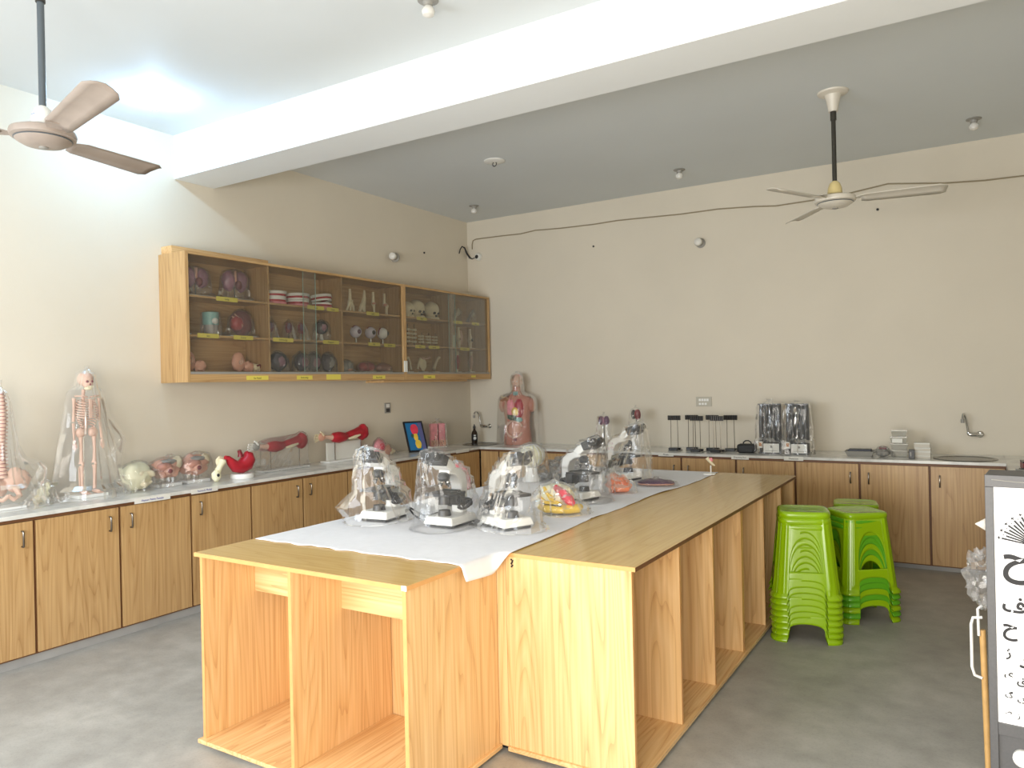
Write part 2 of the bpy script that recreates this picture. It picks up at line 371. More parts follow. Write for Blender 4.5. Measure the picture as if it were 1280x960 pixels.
base_cabinet('one-door oak base cabinet under the black carry bag', Bx[4], Bx[3], ['l'], 'back', G2, 0.034)
base_cabinet('two-door oak base cabinet behind the green stools', Bx[3], Bx[1], ['r','l'], 'back', G2, 0.034)
base_cabinet('one-door oak base cabinet under the right-hand sink', Bx[1], Bx[0], ['l'], 'back', G2, 0.034)
o = base_cabinet('oak base cabinet on the right wall, hidden behind the eye chart', 4.6, 6.95, ['','','',''], 'right', 'base cabinets along the right wall', 0.034)

# worktop with two round sink cut-outs
wt = MB()
def slab(x0, x1, y0, y1, hole=None):
    z0, z1 = 0.873, WT
    if hole is None: wt.box(x0, x1, y0, y1, z0, z1); return
    hx, hy, r = hole; angs = sorted([2*PI*k/40 for k in range(40)] + [math.atan2(yy-hy, xx-hx) % (2*PI) for xx in (x0, x1) for yy in (y0, y1)])
    inn, out = [], []
    for a in angs:
        c, s = math.cos(a), math.sin(a); tt = []
        if c > 1e-9: tt.append((x1-hx)/c)
        if c < -1e-9: tt.append((x0-hx)/c)
        if s > 1e-9: tt.append((y1-hy)/s)
        if s < -1e-9: tt.append((y0-hy)/s)
        q = min(tt); inn.append((hx+r*c, hy+r*s)); out.append((hx+q*c, hy+q*s))
    n = len(angs); vs = [(p[0], p[1], z) for z in (z1, z0) for ring in (inn, out) for p in ring]; fs = []
    for i in range(n):
        j = (i+1) % n
        fs += [(i, n+i, n+j, j), (2*n+i, 2*n+j, 3*n+j, 3*n+i), (i, j, 2*n+j, 2*n+i), (n+i, 3*n+i, 3*n+j, n+j)]
    wt.add(vs, fs)
S1 = (-4.955, 7.27, 0.185); S2 = (-0.085, 7.225, 0.205)
slab(WL, -4.752, 0.3, 6.96)
slab(WL, -4.5, 6.96, WB, S1)
slab(-4.5, -0.5, 6.96, WB)
slab(-0.5, 0.19, 6.96, WB, S2)
slab(0.19, WR, 4.6, WB)
tag(wt.build('worktop', M['marble'], smooth=False, bev=0.002), 'pale marble worktop running along the left, back and right walls', 'worktop')
def sink(label, c):
    t = thing('sink', label, 'sink', (c[0], c[1], WT))
    r = c[2]
    MB().lathe([(r-0.006, -0.004), (r-0.004, 0.002), (r+0.008, 0.006), (r+0.024, 0.005), (r+0.028, 0.0006)], n=40).build('rim', M['steel'], t)
    MB().lathe([(r-0.005, -0.002), (r-0.016, -0.05), (r-0.03, -0.12), (r-0.08, -0.15), (0.03, -0.155)], n=40).build('bowl', M['steel'], t)
    MB().lathe([(0.03, -0.156), (0.026, -0.152), (0.0, -0.156)], n=16).build('drain', M['chrome'], t)
sink('round steel sink let into the worktop in the corner, below the dark bottle', S1)
sink('round steel sink let into the worktop at the right end of the back run', S2)
def faucet(label, x, z, side):
    t = thing('faucet', label, 'faucet', (x, WB, z))
    MB().lathe([(0.028, 0), (0.028, 0.004), (0.018, 0.012)], n=20, c=(0.085, -0.0005, 0), M=Matrix.Rotation(PI/2, 3, 'X')).build('wall_flange', M['chrome'], t)
    MB().tube([(0.085, -0.012, 0), (0.085, -0.04, 0), (0.078, -0.056, 0), (0.06, -0.06, 0), (0.02, -0.062, 0), (0.004, -0.064, 0.006), (-0.002, -0.064, 0.022)], [0.013, 0.013, 0.015, 0.019, 0.019, 0.018, 0.014], 14).build('body', M['chrome'], t)
    MB().cyl((0.062, -0.06, 0), (0.1, -0.061, 0), 0.016, 0.013, 14).build('valve', M['chrome'], t)
    pts = [(-0.002, -0.064, 0.024), (-0.008, -0.068, 0.07), (-0.016, -0.074, 0.125), (-0.022, -0.082, 0.155), (-0.03, -0.1, 0.178), (-0.036, -0.125, 0.178), (-0.04, -0.142, 0.158), (-0.041, -0.146, 0.138)]
    MB().tube(pts, 0.0095, 12).build('spout', M['chrome'], t)
    MB().cyl((-0.041, -0.146, 0.1378), (-0.0415, -0.147, 0.105), 0.0145, 0.0145, 12).build('aerator', M['greyp'], t)
faucet('chrome wall tap with raised spout above the corner sink', -5.14, 1.09, 1)
faucet('chrome wall tap with raised spout above the right-hand sink', -0.06, 1.075, 1)

# small name cards stuck to the worktop edge
def card(label, loc, run, wd, s, col):
    rz = PI/2 if run == 'left' else 0.0
    t = thing('name_card', label, 'card', loc, rz)
    MB().box(-wd/2, wd/2, -0.0012, 0, -0.017, 0.017).build('card_sheet', M['card'], t, smooth=False)
    if s: text(s, 0.021, M[col], t, (0, -0.0016, 0), (PI/2, 0, 0), sx=0.9)
card('white card reading Human Pelvis Female on the worktop edge', (-4.7515, 3.018, 0.873), 'left', 0.26, 'Human Pelvis Female', 'blueink')
card('white card reading Stomach Model on the worktop edge', (-4.7515, 3.42, 0.880), 'left', 0.22, 'Stomach Model', 'blueink')
card('blank-looking white card on the worktop edge below the leaning blue picture', (-4.7515, 5.98, 0.880), 'left', 0.24, '', 'ink')
card('blank-looking white card on the worktop edge in front of the corner sink', (-4.7515, 6.62, 0.882), 'left', 0.24, '', 'ink')
card('white card on the back worktop edge left of the rod stands', (-2.57, 6.9585, 0.880), 'back', 0.155, 'Models', 'ink')
card('white card with grey lettering on the worktop edge below the black carry bag', (-1.858, 6.9585, 0.874), 'back', 0.16, 'Dissecting Box', 'ink')
card('white card with grey lettering on the worktop edge below the pleated black cases', (-1.387, 6.9585, 0.880), 'back', 0.165, 'Dissection', 'ink')

# ================================================================ WALL CABINETS
CX = -5.0
def wall_cabinet(label, y0, y1, divs, sliders, z0=1.663, z1=2.65):
    t = thing('wall_cabinet', label, 'cabinet', (0, 0, 0), 0, 'glass-fronted wall cabinets')
    th = 0.02
    MB().box(WL, CX, y0, y0+th+0.006, z0, z1).build('side_panel', M['door'], t, smooth=False, bev=0.001)
    MB().box(WL, CX, y1-th, y1, z0, z1).build('side_panel', M['door'], t, smooth=False, bev=0.001)
    MB().box(WL, CX, y0+th+0.0062, y1-th-0.0002, z1-th, z1).build('top_panel', M['doorx'], t, smooth=False)
    MB().box(WL, CX-0.03, y0+th+0.0062, y1-th-0.0002, z0+0.062, z0+0.082).build('bottom_panel', M['doorx'], t, smooth=False)
    MB().box(CX-0.02, CX-0.001, y0+th+0.0062, y1-th-0.0002, z0, z0+0.062).build('front_rail', M['doorx'], t, smooth=False)
    MB().box(CX-0.03, CX-0.002, y0+th+0.0062, y1-th-0.0002, z0+0.0622, z0+0.08).build('sliding_track', M['greyp'], t, smooth=False)
    MB().box(WL+0.001, WL+0.008, y0+th+0.0062, y1-th-0.0002, z0+0.0822, z1-th-0.0002).build('back_panel', M['doorx'], t, smooth=False)
    ys = [y0+th+0.0062] + divs + [y1-th]
    for d in divs: MB().box(WL+0.0082, CX-0.031, d-0.009, d+0.009, z0+0.0822, z1-th-0.0002).build('divider', M['door'], t, smooth=False)
    for a, b in zip(ys[:-1], ys[1:]):
        a2 = a+0.0092 if a in divs else a; b2 = b-0.0092 if b in divs else b-0.0002
        for z in (2.012, 2.312): MB().box(WL+0.0082, CX-0.032, a2+0.0002, b2-0.0002, z, z+0.016).build('shelf', M['doorx'], t, smooth=False)
    for k, (a, b) in enumerate(sliders):
        x = CX-0.012 if k == 0 else CX-0.024
        g = MB().box(x-0.0025, x+0.0025, a, b, z0+0.0805, z1-th-0.001).build('glass_door', M['glass'], t, smooth=False)
        e = b if k == 0 else a
        MB().box(x-0.003, x+0.003, e-0.0025 if k else e, e if k else e+0.0025, z0+0.081, z1-th-0.0015).build('polished_edge', M['gedge'], g, smooth=False)
    return t
wc1 = wall_cabinet('long oak wall cabinet with sliding glass, three bays of models, left of the pair', 3.475, 5.99, [4.272, 5.128], [(3.505, 4.779), (4.647, 5.968)])
wc2 = wall_cabinet('shorter oak wall cabinet with sliding glass next to the room corner', 5.9905, 7.585, [6.86], [(6.02, 6.895), (6.79, 7.56)])
tag(MB().box(WL+0.001, -5.2, 3.5, 4.42, 2.6505, 2.715).build('loose_board', M['oaky'], smooth=False, bev=0.001), 'loose oak board lying on top of the long wall cabinet', 'board')
tag(MB().box(WL+0.001, -5.08, 5.75, 7.2, 1.640, 1.6625).build('support_board', M['oaky'], smooth=False), 'brown board fixed to the wall under the two wall cabinets', 'board')
def slip(label, y, z, s, wd=0.16, h=0.034, front=False):
    x = CX-0.0312 if not front else CX-0.0008
    t = thing('shelf_label', label, 'label', (x, y, z), PI/2)
    MB().box(-wd/2, wd/2, -0.001, 0, -h/2, h/2).build('label_sheet', M['paper'], t, smooth=False)
    if s: text(s, 0.02, M['ink'], t, (0, -0.0012, -0.002), (PI/2, 0, 0), sx=0.9)
for a in (
    ('yellow label on the shelf under the larger mauve lungs', 3.861, 2.318, 'Lungs', 0.2), ('yellow label on the shelf under the teal cylinder model', 3.683, 2.022, 'Skin', 0.19),
    ('yellow label on the shelf under the large dark red organ', 4.01, 2.020, 'Kidney', 0.19), ('yellow label on the shelf under the middle jaw model', 4.80, 2.322, 'Teeth', 0.2),
    ('yellow label at the right end of the jaw shelf', 5.01, 2.320, 'Teeth', 0.15), ('yellow label on the shelf under the three small dark models', 4.42, 2.018, 'Embryology', 0.22),
    ('yellow label on the shelf under the dark globe', 4.98, 2.018, 'Pregnancy', 0.2), ('yellow label on the shelf under the four bone joints', 5.549, 2.318, 'Joints', 0.18),
    ('yellow label on the shelf under the middle eyeball', 5.56, 2.018, 'Eye', 0.17), ('yellow label on the shelf right of the last eyeball', 5.79, 2.014, 'Eye Ball', 0.17),
    ('yellow label on the shelf under the half skulls', 6.315, 2.318, 'Skull', 0.17), ('yellow label under the two tall vertebra stacks', 6.28, 2.017, 'Spine', 0.17),
    ('yellow label under the three short vertebra stacks', 6.52, 2.017, 'Vertebra', 0.19), ('yellow label on the top shelf under the left foot bones', 6.975, 2.318, 'Foot', 0.17),
    ('yellow label on the top shelf under the right foot bones', 7.33, 2.318, 'Ankle', 0.15), ('yellow label on the shelf under the knee joint', 7.10, 2.014, 'Knee Joint', 0.19)):
    slip(*a)
for a in (('yellow label on the cabinet rail below the ear model', 4.116, 1.694, 'Ear Model', 0.22), ('yellow label on the cabinet rail below the dark globes', 4.623, 1.694, 'Embryology', 0.18),
          ('taller blank yellow label on the cabinet rail', 4.972, 1.698, '', 0.18, 0.048), ('yellow label on the cabinet rail below the red loaf models', 5.587, 1.694, 'Brain Model', 0.18),
          ('yellow label on the cabinet rail below the shoulder bones', 6.388, 1.694, 'Shoulder', 0.2), ('small yellow label on the cabinet rail at the right end', 7.22, 1.696, '', 0.09, 0.022)):
    slip(*a, front=True)
tag(MB().box(CX, CX+0.012, 5.965, 6.012, 1.745, 1.86).build('door_latch', M['card'], smooth=False, bev=0.002), 'white latch plate on the joint between the two wall cabinets', 'latch')

def rebase(t, loc):
    loc = Vector(loc); t.location = loc
    for c in t.children: c.location = Vector(c.location) - loc
    return t
for o in list(COL.objects):
    if o.type == 'EMPTY' and o.get('category') == 'cabinet':
        pts = [Vector(v) for c in o.children for v in c.bound_box]
        mn = [min(p[i] for p in pts) for i in range(3)]; mx_ = [max(p[i] for p in pts) for i in range(3)]
        rebase(o, ((mn[0]+mx_[0])/2, (mn[1]+mx_[1])/2, mn[2]))

# ================================================================ ISLAND
IZ = 0.872
def end_desk():
    t = thing('open_desk', 'oak desk with two open bays at the front end of the island', 'desk')
    x0, x1, y0, y1 = -2.99, -1.79, 2.12, 2.725
    MB().box(x0-0.015, x1+0.018, y0-0.018, y1, IZ-0.018, IZ).build('desk_top', M['topx'], t, smooth=False, bev=0.0015)
    MB().box(x0-0.016, x1+0.019, y0-0.0195, y0-0.0182, IZ-0.0175, IZ-0.0005).build('edge_band', M['edge'], t, smooth=False)
    MB().box(x1+0.0182, x1+0.0192, y0-0.018, y1, IZ-0.0175, IZ-0.0005).build('edge_band', M['edge'], t, smooth=False)
    MB().box(x0-0.012, x1+0.014, y0-0.022, y1, 0.017, 0.035).build('bottom_board', M['oaky'], t, smooth=False, bev=0.0015)
    MB().box(x0+0.03, x1-0.03, y0+0.03, y1-0.01, 0.0, 0.0165).build('plinth', M['rubber'], t, smooth=False)
    zt = IZ-0.0185
    MB().box(x0, x0+0.018, y0, y1-0.001, 0.0355, zt).build('side_panel', M['oak'], t, smooth=False)
    MB().box(-2.418, -2.4, y0, y1-0.001, 0.0355, zt).build('divider', M['oak'], t, smooth=False)
    MB().box(x1-0.018, x1, y0, y1-0.001, 0.0355, zt).build('side_panel', M['oak'], t, smooth=False)
    for x in (x0+0.001, -2.4178, x1-0.0178):
        MB().box(x-0.0008, x+0.0174, y0-0.0012, y0-0.0001, 0.0357, zt-0.0002).build('edge_band', M['edge'], t, smooth=False)
    MB().box(x0+0.0182, -2.4182, 2.405, 2.423, 0.63, zt-0.0003).build('apron', M['oakx'], t, smooth=False)
    MB().box(-2.3998, x1-0.0182, 2.405, 2.423, 0.625, zt-0.0003).build('apron', M['oakx'], t, smooth=False)
    MB().box(x0+0.0182, -2.4182, 2.64, 2.652, 0.0357, zt-0.0003).build('back_panel', M['oak'], t, smooth=False)
    tb = MB(); tb.box(x1-0.004, x1+0.0196, y0-0.021, y0-0.0196, IZ-0.0185, IZ+0.0005)
    tb.build('chipped_corner', M['card'], t, smooth=False)
    return rebase(t, ((x0+x1)/2, (y0+y1)/2, 0))
end_desk()
def bay_unit(label, y0, y1, divs, front_w):
    t = thing('bay_cabinet', label, 'cabinet', (0,0,0), 0, 'open cabinets along the right side of the island')
    x0, x1 = -1.742, -1.160; zt = IZ-0.0185
    MB().box(x0, x1+0.022, y0-0.012 if front_w else y0, y1, 0.017, 0.035).build('bottom_board', M['oaky'], t, smooth=False, bev=0.0015)
    MB().box(x0+0.03, x1-0.03, y0+0.02, y1-0.02, 0.0, 0.0165).build('plinth', M['rubber'], t, smooth=False)
    MB().box(x0, x1, y0, y0+0.018, 0.0355, zt).build('end_panel', M['oak'], t, smooth=False)
    MB().box(x0, x1, y1-0.018, y1, 0.0355, zt).build('end_panel', M['oak'], t, smooth=False)
    MB().box(x0, x0+0.01, y0+0.0182, y1-0.0182, 0.0355, zt).build('back_panel', M['oak'], t, smooth=False)
    for d in divs: MB().box(x0+0.0102, x1, d-0.009, d+0.009, 0.0355, zt).build('divider', M['oak'], t, smooth=False)
    for d in [y0+0.009]+divs+[y1-0.009]:
        MB().box(x1+0.0001, x1+0.0012, d-0.0088, d+0.0088, 0.0357, zt-0.0002).build('edge_band', M['edge'], t, smooth=False)
    return rebase(t, ((x0+x1)/2, (y0+y1)/2, 0))
u1 = bay_unit('open oak cabinet nearer the camera on the right side of the island', 2.7275, 4.342, [3.286, 3.792], True)
u2 = bay_unit('open oak cabinet at the far end of the island beside the stools', 4.346, 5.80, [4.868, 5.372], False)
pm = MB()
for k, (dx, dz) in enumerate(((0, 0.016), (0.006, 0.012), (0.004, 0.005), (0.0, -0.001), (0.005, -0.008), (0.001, -0.014))):
    pm.box(-1.712+dx-0.004, -1.712+dx+0.004, 2.7255, 2.7273, 0.828+dz-0.004, 0.828+dz+0.003)
o = pm.build('painted_number', M['ink'], u1, smooth=False); o.location = -u1.location
tg = thing('closed_cabinet', 'wide oak cabinet carcass under the middle of the sheet, mostly hidden', 'cabinet', (-2.37, 4.265, 0))
MB().box(-0.625, 0.625, -1.535, 1.535, 0.03, IZ-0.0185).build('carcass', M['oak'], tg, smooth=False)
MB().box(-0.6, 0.6, -1.5, 1.5, 0.0, 0.0298).build('plinth', M['rubber'], tg, smooth=False)
tt = thing('island_top', 'long oak-veneered island top half covered by the white sheet', 'tabletop', (-2.07, 4.26, IZ-0.018))
MB().box(-2.995+2.07, -1.142+2.07, 2.7255-4.26, 5.815-4.26, 0.0002, 0.018).build('top_board', M['topy'], tt, smooth=False, bev=0.0015)
MB().box(-1.752+2.07, -1.142+2.07, 2.7242-4.26, 2.7253-4.26, 0.0006, 0.0175).build('edge_band', M['edge'], tt, smooth=False)
MB().box(-1.1418+2.07, -1.1408+2.07, 2.7255-4.26, 5.815-4.26, 0.0006, 0.0175).build('edge_band', M['dedge'], tt, smooth=False)

# white sheet
def sheet():
    nx, ny = 110, 190; vs = []; fs = []
    def ss(t): t = max(0, min(1, t)); return t*t*(3-2*t)
    for j in range(ny+1):
        v = j/ny; yy = 2.44 + (5.80-2.44)*v
        xr = -1.715 - 0.03*ss((yy-3.2)/0.5) + 0.035*ss((yy-4.4)/0.6) + 0.008*math.sin(yy*5.1)
        xl = -2.985
        for i in range(nx+1):
            u = i/nx; x = xl + (xr-xl)*u; y = yy
            if v < 0.04: y += (1-v/0.04)*(0.010*math.sin(x*38)*math.sin(x*9+1) - 0.02*(1-u))
            wr = max(0, noise.noise(Vector((x*3.2, y*2.0, 1.3))))*0.007 + abs(noise.noise(Vector((x*9, y*5, 4))))*0.004
            fold = max(0, 1-abs((y-3.45)-0.25*(x+2.3))/0.012)*0.004
            z = IZ + 0.0015 + wr*0.8 + fold
            xx = x
            d = x + 1.768
            hang = ss((2.715-yy)/0.09)
            if d > 0 and hang > 0:
                hx = -1.768 + 0.006*min(1, d/0.01) + 0.012*math.sin(d*30+y*12)*min(1, d/0.05)*0.5 + 0.012*min(1,d/0.05)
                hz = IZ + 0.0015 - d*1.25
                xx = x*(1-hang) + hx*hang; z = z*(1-hang) + hz*hang
            e = xr - x
            if e < 0.03 and yy > 2.75: z += 0.006*max(0, noise.noise(Vector((0, yy*4.0, 9))))*(1-e/0.03)
            vs.append((xx, y, z))
    fs = [(j*(nx+1)+i, j*(nx+1)+i+1, (j+1)*(nx+1)+i+1, (j+1)*(nx+1)+i) for j in range(ny) for i in range(nx)]
    m = MB(); m.add(vs, fs); o = m.build('sheet', M['cloth'], angle=80)
    s = o.modifiers.new('thick', 'SOLIDIFY'); s.thickness = 0.0012; s.offset = 1
    return tag(o, 'white cotton sheet spread over the island top under the microscopes', 'sheet')
sheet()
TZ = IZ + 0.0075   # sheet surface for things that stand on it

# ================================================================ CEILING FANS
def fan(label, x, y, zh, angs, housing, rodm, blade_len, dusty):
    t = thing('ceiling_fan', label, 'fan', (x, y, zh), 0, 'ceiling fans')
    b = MB().lathe([(0.0, -0.055), (0.05, -0.053), (0.085, -0.044), (0.112, -0.028), (0.118, -0.021), (0.116, -0.018), (0.134, -0.012), (0.138, 0.004), (0.134, 0.018), (0.11, 0.028), (0.06, 0.036), (0.0, 0.038)], n=40)
    b.build('motor_housing', housing, t)
    MB().lathe([(0.1165, -0.0235), (0.1205, -0.0205), (0.1165, -0.0175)], n=40).build('trim_ring', M['rod'], t)
    MB().lathe([(0.014, -0.0615), (0.02, -0.058), (0.02, -0.054)], n=16).build('centre_cap', M['greyp'], t)
    MB().lathe([(0.038, 0.036), (0.05, 0.046), (0.046, 0.085), (0.034, 0.12), (0.016, 0.135)], n=24).build('lower_canopy', M['white'] if dusty else M['ivory'], t)
    if dusty:
        e = MB(); n = 10
        for zz in (0.056, 0.085):
            pass
        vs = []; fs = []
        for i in range(n+1):
            a = -2.2 + 1.0*i/n
            for zz in (0.062, 0.09): r = 0.0495 - (zz-0.046)*0.1; vs.append((r*math.cos(a), r*math.sin(a), zz))
        fs = [(2*i, 2*i+2, 2*i+3, 2*i+1) for i in range(n)]
        e.add(vs, fs); e.build('blue_sticker', mat('blue_sticker', (120, 146, 200), 0.5, var=0.5, vs=60), t)
    MB().cyl((0,0,0.12), (0,0,CE-zh-0.1), 0.0155, n=14).build('down_rod', rodm, t)
    MB().cyl((0,0,CE-zh-0.2), (0,0,CE-zh-0.11), 0.021, n=14).build('coupling', M['rodk'], t)
    MB().lathe([(0.03, CE-zh-0.14), (0.045, CE-zh-0.06), (0.058, CE-zh-0.025), (0.1, CE-zh-0.012), (0.105, CE-zh-0.001)], n=30).build('upper_canopy', M['fanw'], t)
    for k, a in enumerate(angs):
        R_ = Matrix.Rotation(a, 4, 'Z')
        def P(p): return R_ @ Vector(p)
        br = MB()
        vs = []; st = [(0.09, 0.03, 0.0), (0.135, 0.028, 0.002), (0.16, 0.04, 0.006), (0.2, 0.052, 0.008)]
        for r_, h, z in st: vs += [P((r_, -h, z-0.002)), P((r_, h, z-0.002)), P((r_, h, z+0.002)), P((r_, -h, z+0.002))]
        fs = [(4*i+j, 4*i+(j+1) % 4, 4*i+4+(j+1) % 4, 4*i+4+j) for i in range(3) for j in range(4)] + [(3,2,1,0), (12,13,14,15)]
        br.add(vs, fs)
        bm_ = MB(); vs = []; st = []
        n = 14
        for i in range(n+1):
            r_ = 0.165 + (blade_len-0.165)*i/n; q = i/n
            hw = 0.058 + 0.018*q
            if i == n: hw *= 0.72
            if i == 0: hw *= 0.8
            tw = math.radians(-13)
            for s_ in (-1, -0.5, 0, 0.5, 1):
                yy = s_*hw; zc = 0.012*(1-s_*s_)
                z = yy*math.sin(tw) + zc - 0.002 + (0.03 if dusty else -0.005)*q
                st.append((r_ + (0.012*(1-abs(s_)) if i == n else 0), yy*math.cos(tw), z))
        vs = [P(p) for p in st]; m5 = 5
        fs = [(i*m5+j, i*m5+j+1, (i+1)*m5+j+1, (i+1)*m5+j) for i in range(n) for j in range(4)]
        bm_.add(vs, fs); bo = bm_.build('blade', M['fan'] if dusty else M['fanw'], t)
        s = bo.modifiers.new('thick', 'SOLIDIFY'); s.thickness = 0.004
        br.build('blade_bracket', housing, bo, smooth=False)
    return t
fan('dusty ceiling fan in the near left bay beside the lit lamp', -3.645, 1.815, 2.795, [math.radians(a) for a in (-9, 107, 228)], M['fan'], M['rod'], 0.71, True)
fan('white ceiling fan with an ivory cup in the far right bay', -0.82, 5.71, 2.845, [math.radians(a) for a in (4, 126, 245)], M['fanw'], M['rodk'], 0.68, False)

# ================================================================ LAMPS AND WALL FITTINGS
def bulb(label, x, y, lit=False):
    t = thing('bulb_holder', label, 'lamp', (x, y, CE), 0, None if lit else 'unlit ceiling bulbs')
    MB().lathe([(0.055, -0.0005), (0.055, -0.006), (0.03, -0.012), (0.024, -0.03), (0.02, -0.032)], n=20).build('holder', M['greyp'] if not lit else M['white'], t)
    b = MB().lathe([(0.016, -0.03), (0.03, -0.045), (0.036, -0.062), (0.03, -0.08), (0.014, -0.089), (0, -0.091)], n=20)
    b.build('bulb', M['lampglow'] if lit else M['frost'], t)
    return t
bulb('lit cool-white ceiling bulb glowing near the left wall', -4.716, 3.067, True)
bulb('unlit ceiling bulb at the top edge of the view, in the near bay', -2.39, 3.11)
bulb('unlit ceiling bulb in the far corner of the room', -4.756, 6.95)
bulb('unlit ceiling bulb left of the right fan, near the back wall', -2.369, 6.941)
bulb('unlit ceiling bulb right of the right fan', 0.025, 6.96)
t = thing('hook_plate', 'round white ceiling plate with a bare fan hook', 'plate', (-3.645, 5.667, CE))
MB().lathe([(0.095, -0.0005), (0.095, -0.006), (0.08, -0.012), (0.0, -0.014)], n=32).build('plate', M['white'], t)
MB().tube([(0.02*math.cos(a), 0, -0.03+0.02*math.sin(a)) for a in [PI/2+0.3*k for k in range(-1, 19)]], 0.004, 6).build('hook', M['rubber'], t)
def wall_bulb(label, loc, rot):
    t = thing('wall_bulb', label, 'lamp', loc, 0); t.rotation_euler = rot
    MB().lathe([(0.05, 0.0005), (0.05, 0.012), (0.03, 0.02), (0.024, 0.045)], n=20).build('holder', M['greyp'], t)
    MB().lathe([(0.02, 0.045), (0.035, 0.062), (0.042, 0.084), (0.036, 0.106), (0.018, 0.118), (0, 0.121)], n=20).build('bulb', M['frost'], t)
wall_bulb('bare frosted bulb in a holder on the left wall above the cabinets', (WL+0.048, 6.2, 2.985), (0, PI/2, -1.2))
wall_bulb('bare frosted bulb in a holder high on the back wall', (-2.388, WB, 3.01), (PI/2, 0, 0))
t = thing('switch_plate', 'white switch plate with rows of switches on the back wall above the rod stands', 'switch', (-2.39, WB, 1.372))
MB().box(-0.082, 0.082, -0.009, -0.0005, -0.05, 0.05).build('plate', mat('beige_plate', (186, 180, 164), 0.45), t, smooth=False, bev=0.002)
for i in range(4): MB().box(-0.052+i*0.027, -0.03+i*0.027, -0.013, -0.0092, 0.005, 0.03).build('switch', M['white'], t, smooth=False, bev=0.001)
for i in range(3): MB().box(-0.052+i*0.03, -0.03+i*0.03, -0.012, -0.0092, -0.034, -0.012).build('switch', M['white'], t, smooth=False, bev=0.001)
t = thing('wall_socket', 'grey wall socket on the left wall below the hanging cabinets', 'socket', (WL, 6.071, 1.371))
MB().box(0.0005, 0.009, -0.045, 0.045, -0.055, 0.055).build('plate', M['greyp'], t, smooth=False, bev=0.002)
MB().box(0.0092, 0.012, -0.026, 0.026, 0.006, 0.042).build('switch', M['white'], t, smooth=False)
MB().box(0.0092, 0.011, -0.026, 0.026, -0.042, -0.006).build('outlet', M['dgrey'], t, smooth=False)
wp = [(-5.25, 7.6105, 3.27), (-5.25, 7.611, 3.33), (-5.235, 7.612, 3.375), (-5.19, 7.612, 3.388), (-5.0, 7.612, 3.385), (-4.8, 7.612, 3.382), (-4.55, 7.612, 3.374), (-4.35, 7.612, 3.39), (-4.03, 7.612, 3.372), (-3.6, 7.612, 3.362), (-3.3, 7.612, 3.366), (-2.95, 7.612, 3.352), (-2.6, 7.612, 3.337),
      (-2.2, 7.612, 3.335), (-1.85, 7.612, 3.31), (-1.63, 7.612, 3.285), (-1.3, 7.612, 3.29), (-1.0, 7.612, 3.305), (-0.645, 7.612, 3.345), (-0.2, 7.612, 3.28), (0.1, 7.612, 3.255), (0.378, 7.612, 3.25), (0.79, 7.612, 3.24)]
tag(MB().tube(wp, 0.0065, 6).build('surface_wire', M['wire']), 'thin grey wire sagging along the top of the back wall', 'wire')
t = thing('wall_camera', 'small white wall fitting with a black eye near the room corner', 'fitting', (-5.155, WB, 3.165))
MB().lathe([(0.045, 0.0005), (0.045, 0.03), (0.034, 0.045), (0.0, 0.048)], n=24, M=Matrix.Rotation(PI/2, 3, 'X')).build('body', M['card'], t)
MB().ell((-0.006, -0.045, -0.002), (0.024, 0.014, 0.024), 16, 10).build('eye', M['ink'], t)
tag(MB().tube([(-5.326, 7.44, 3.20), (-5.31, 7.44, 3.25), (-5.302, 7.47, 3.29), (-5.30, 7.52, 3.28), (-5.298, 7.56, 3.22), (-5.28, 7.6, 3.165), (-5.25, 7.608, 3.15), (-5.2, 7.6, 3.16)], [0.006, 0.006, 0.007, 0.009, 0.012, 0.011, 0.006, 0.005], 8).build('loose_cable', M['rubber']), 'short black cable looping across the corner to the small black-eyed fitting', 'cable')

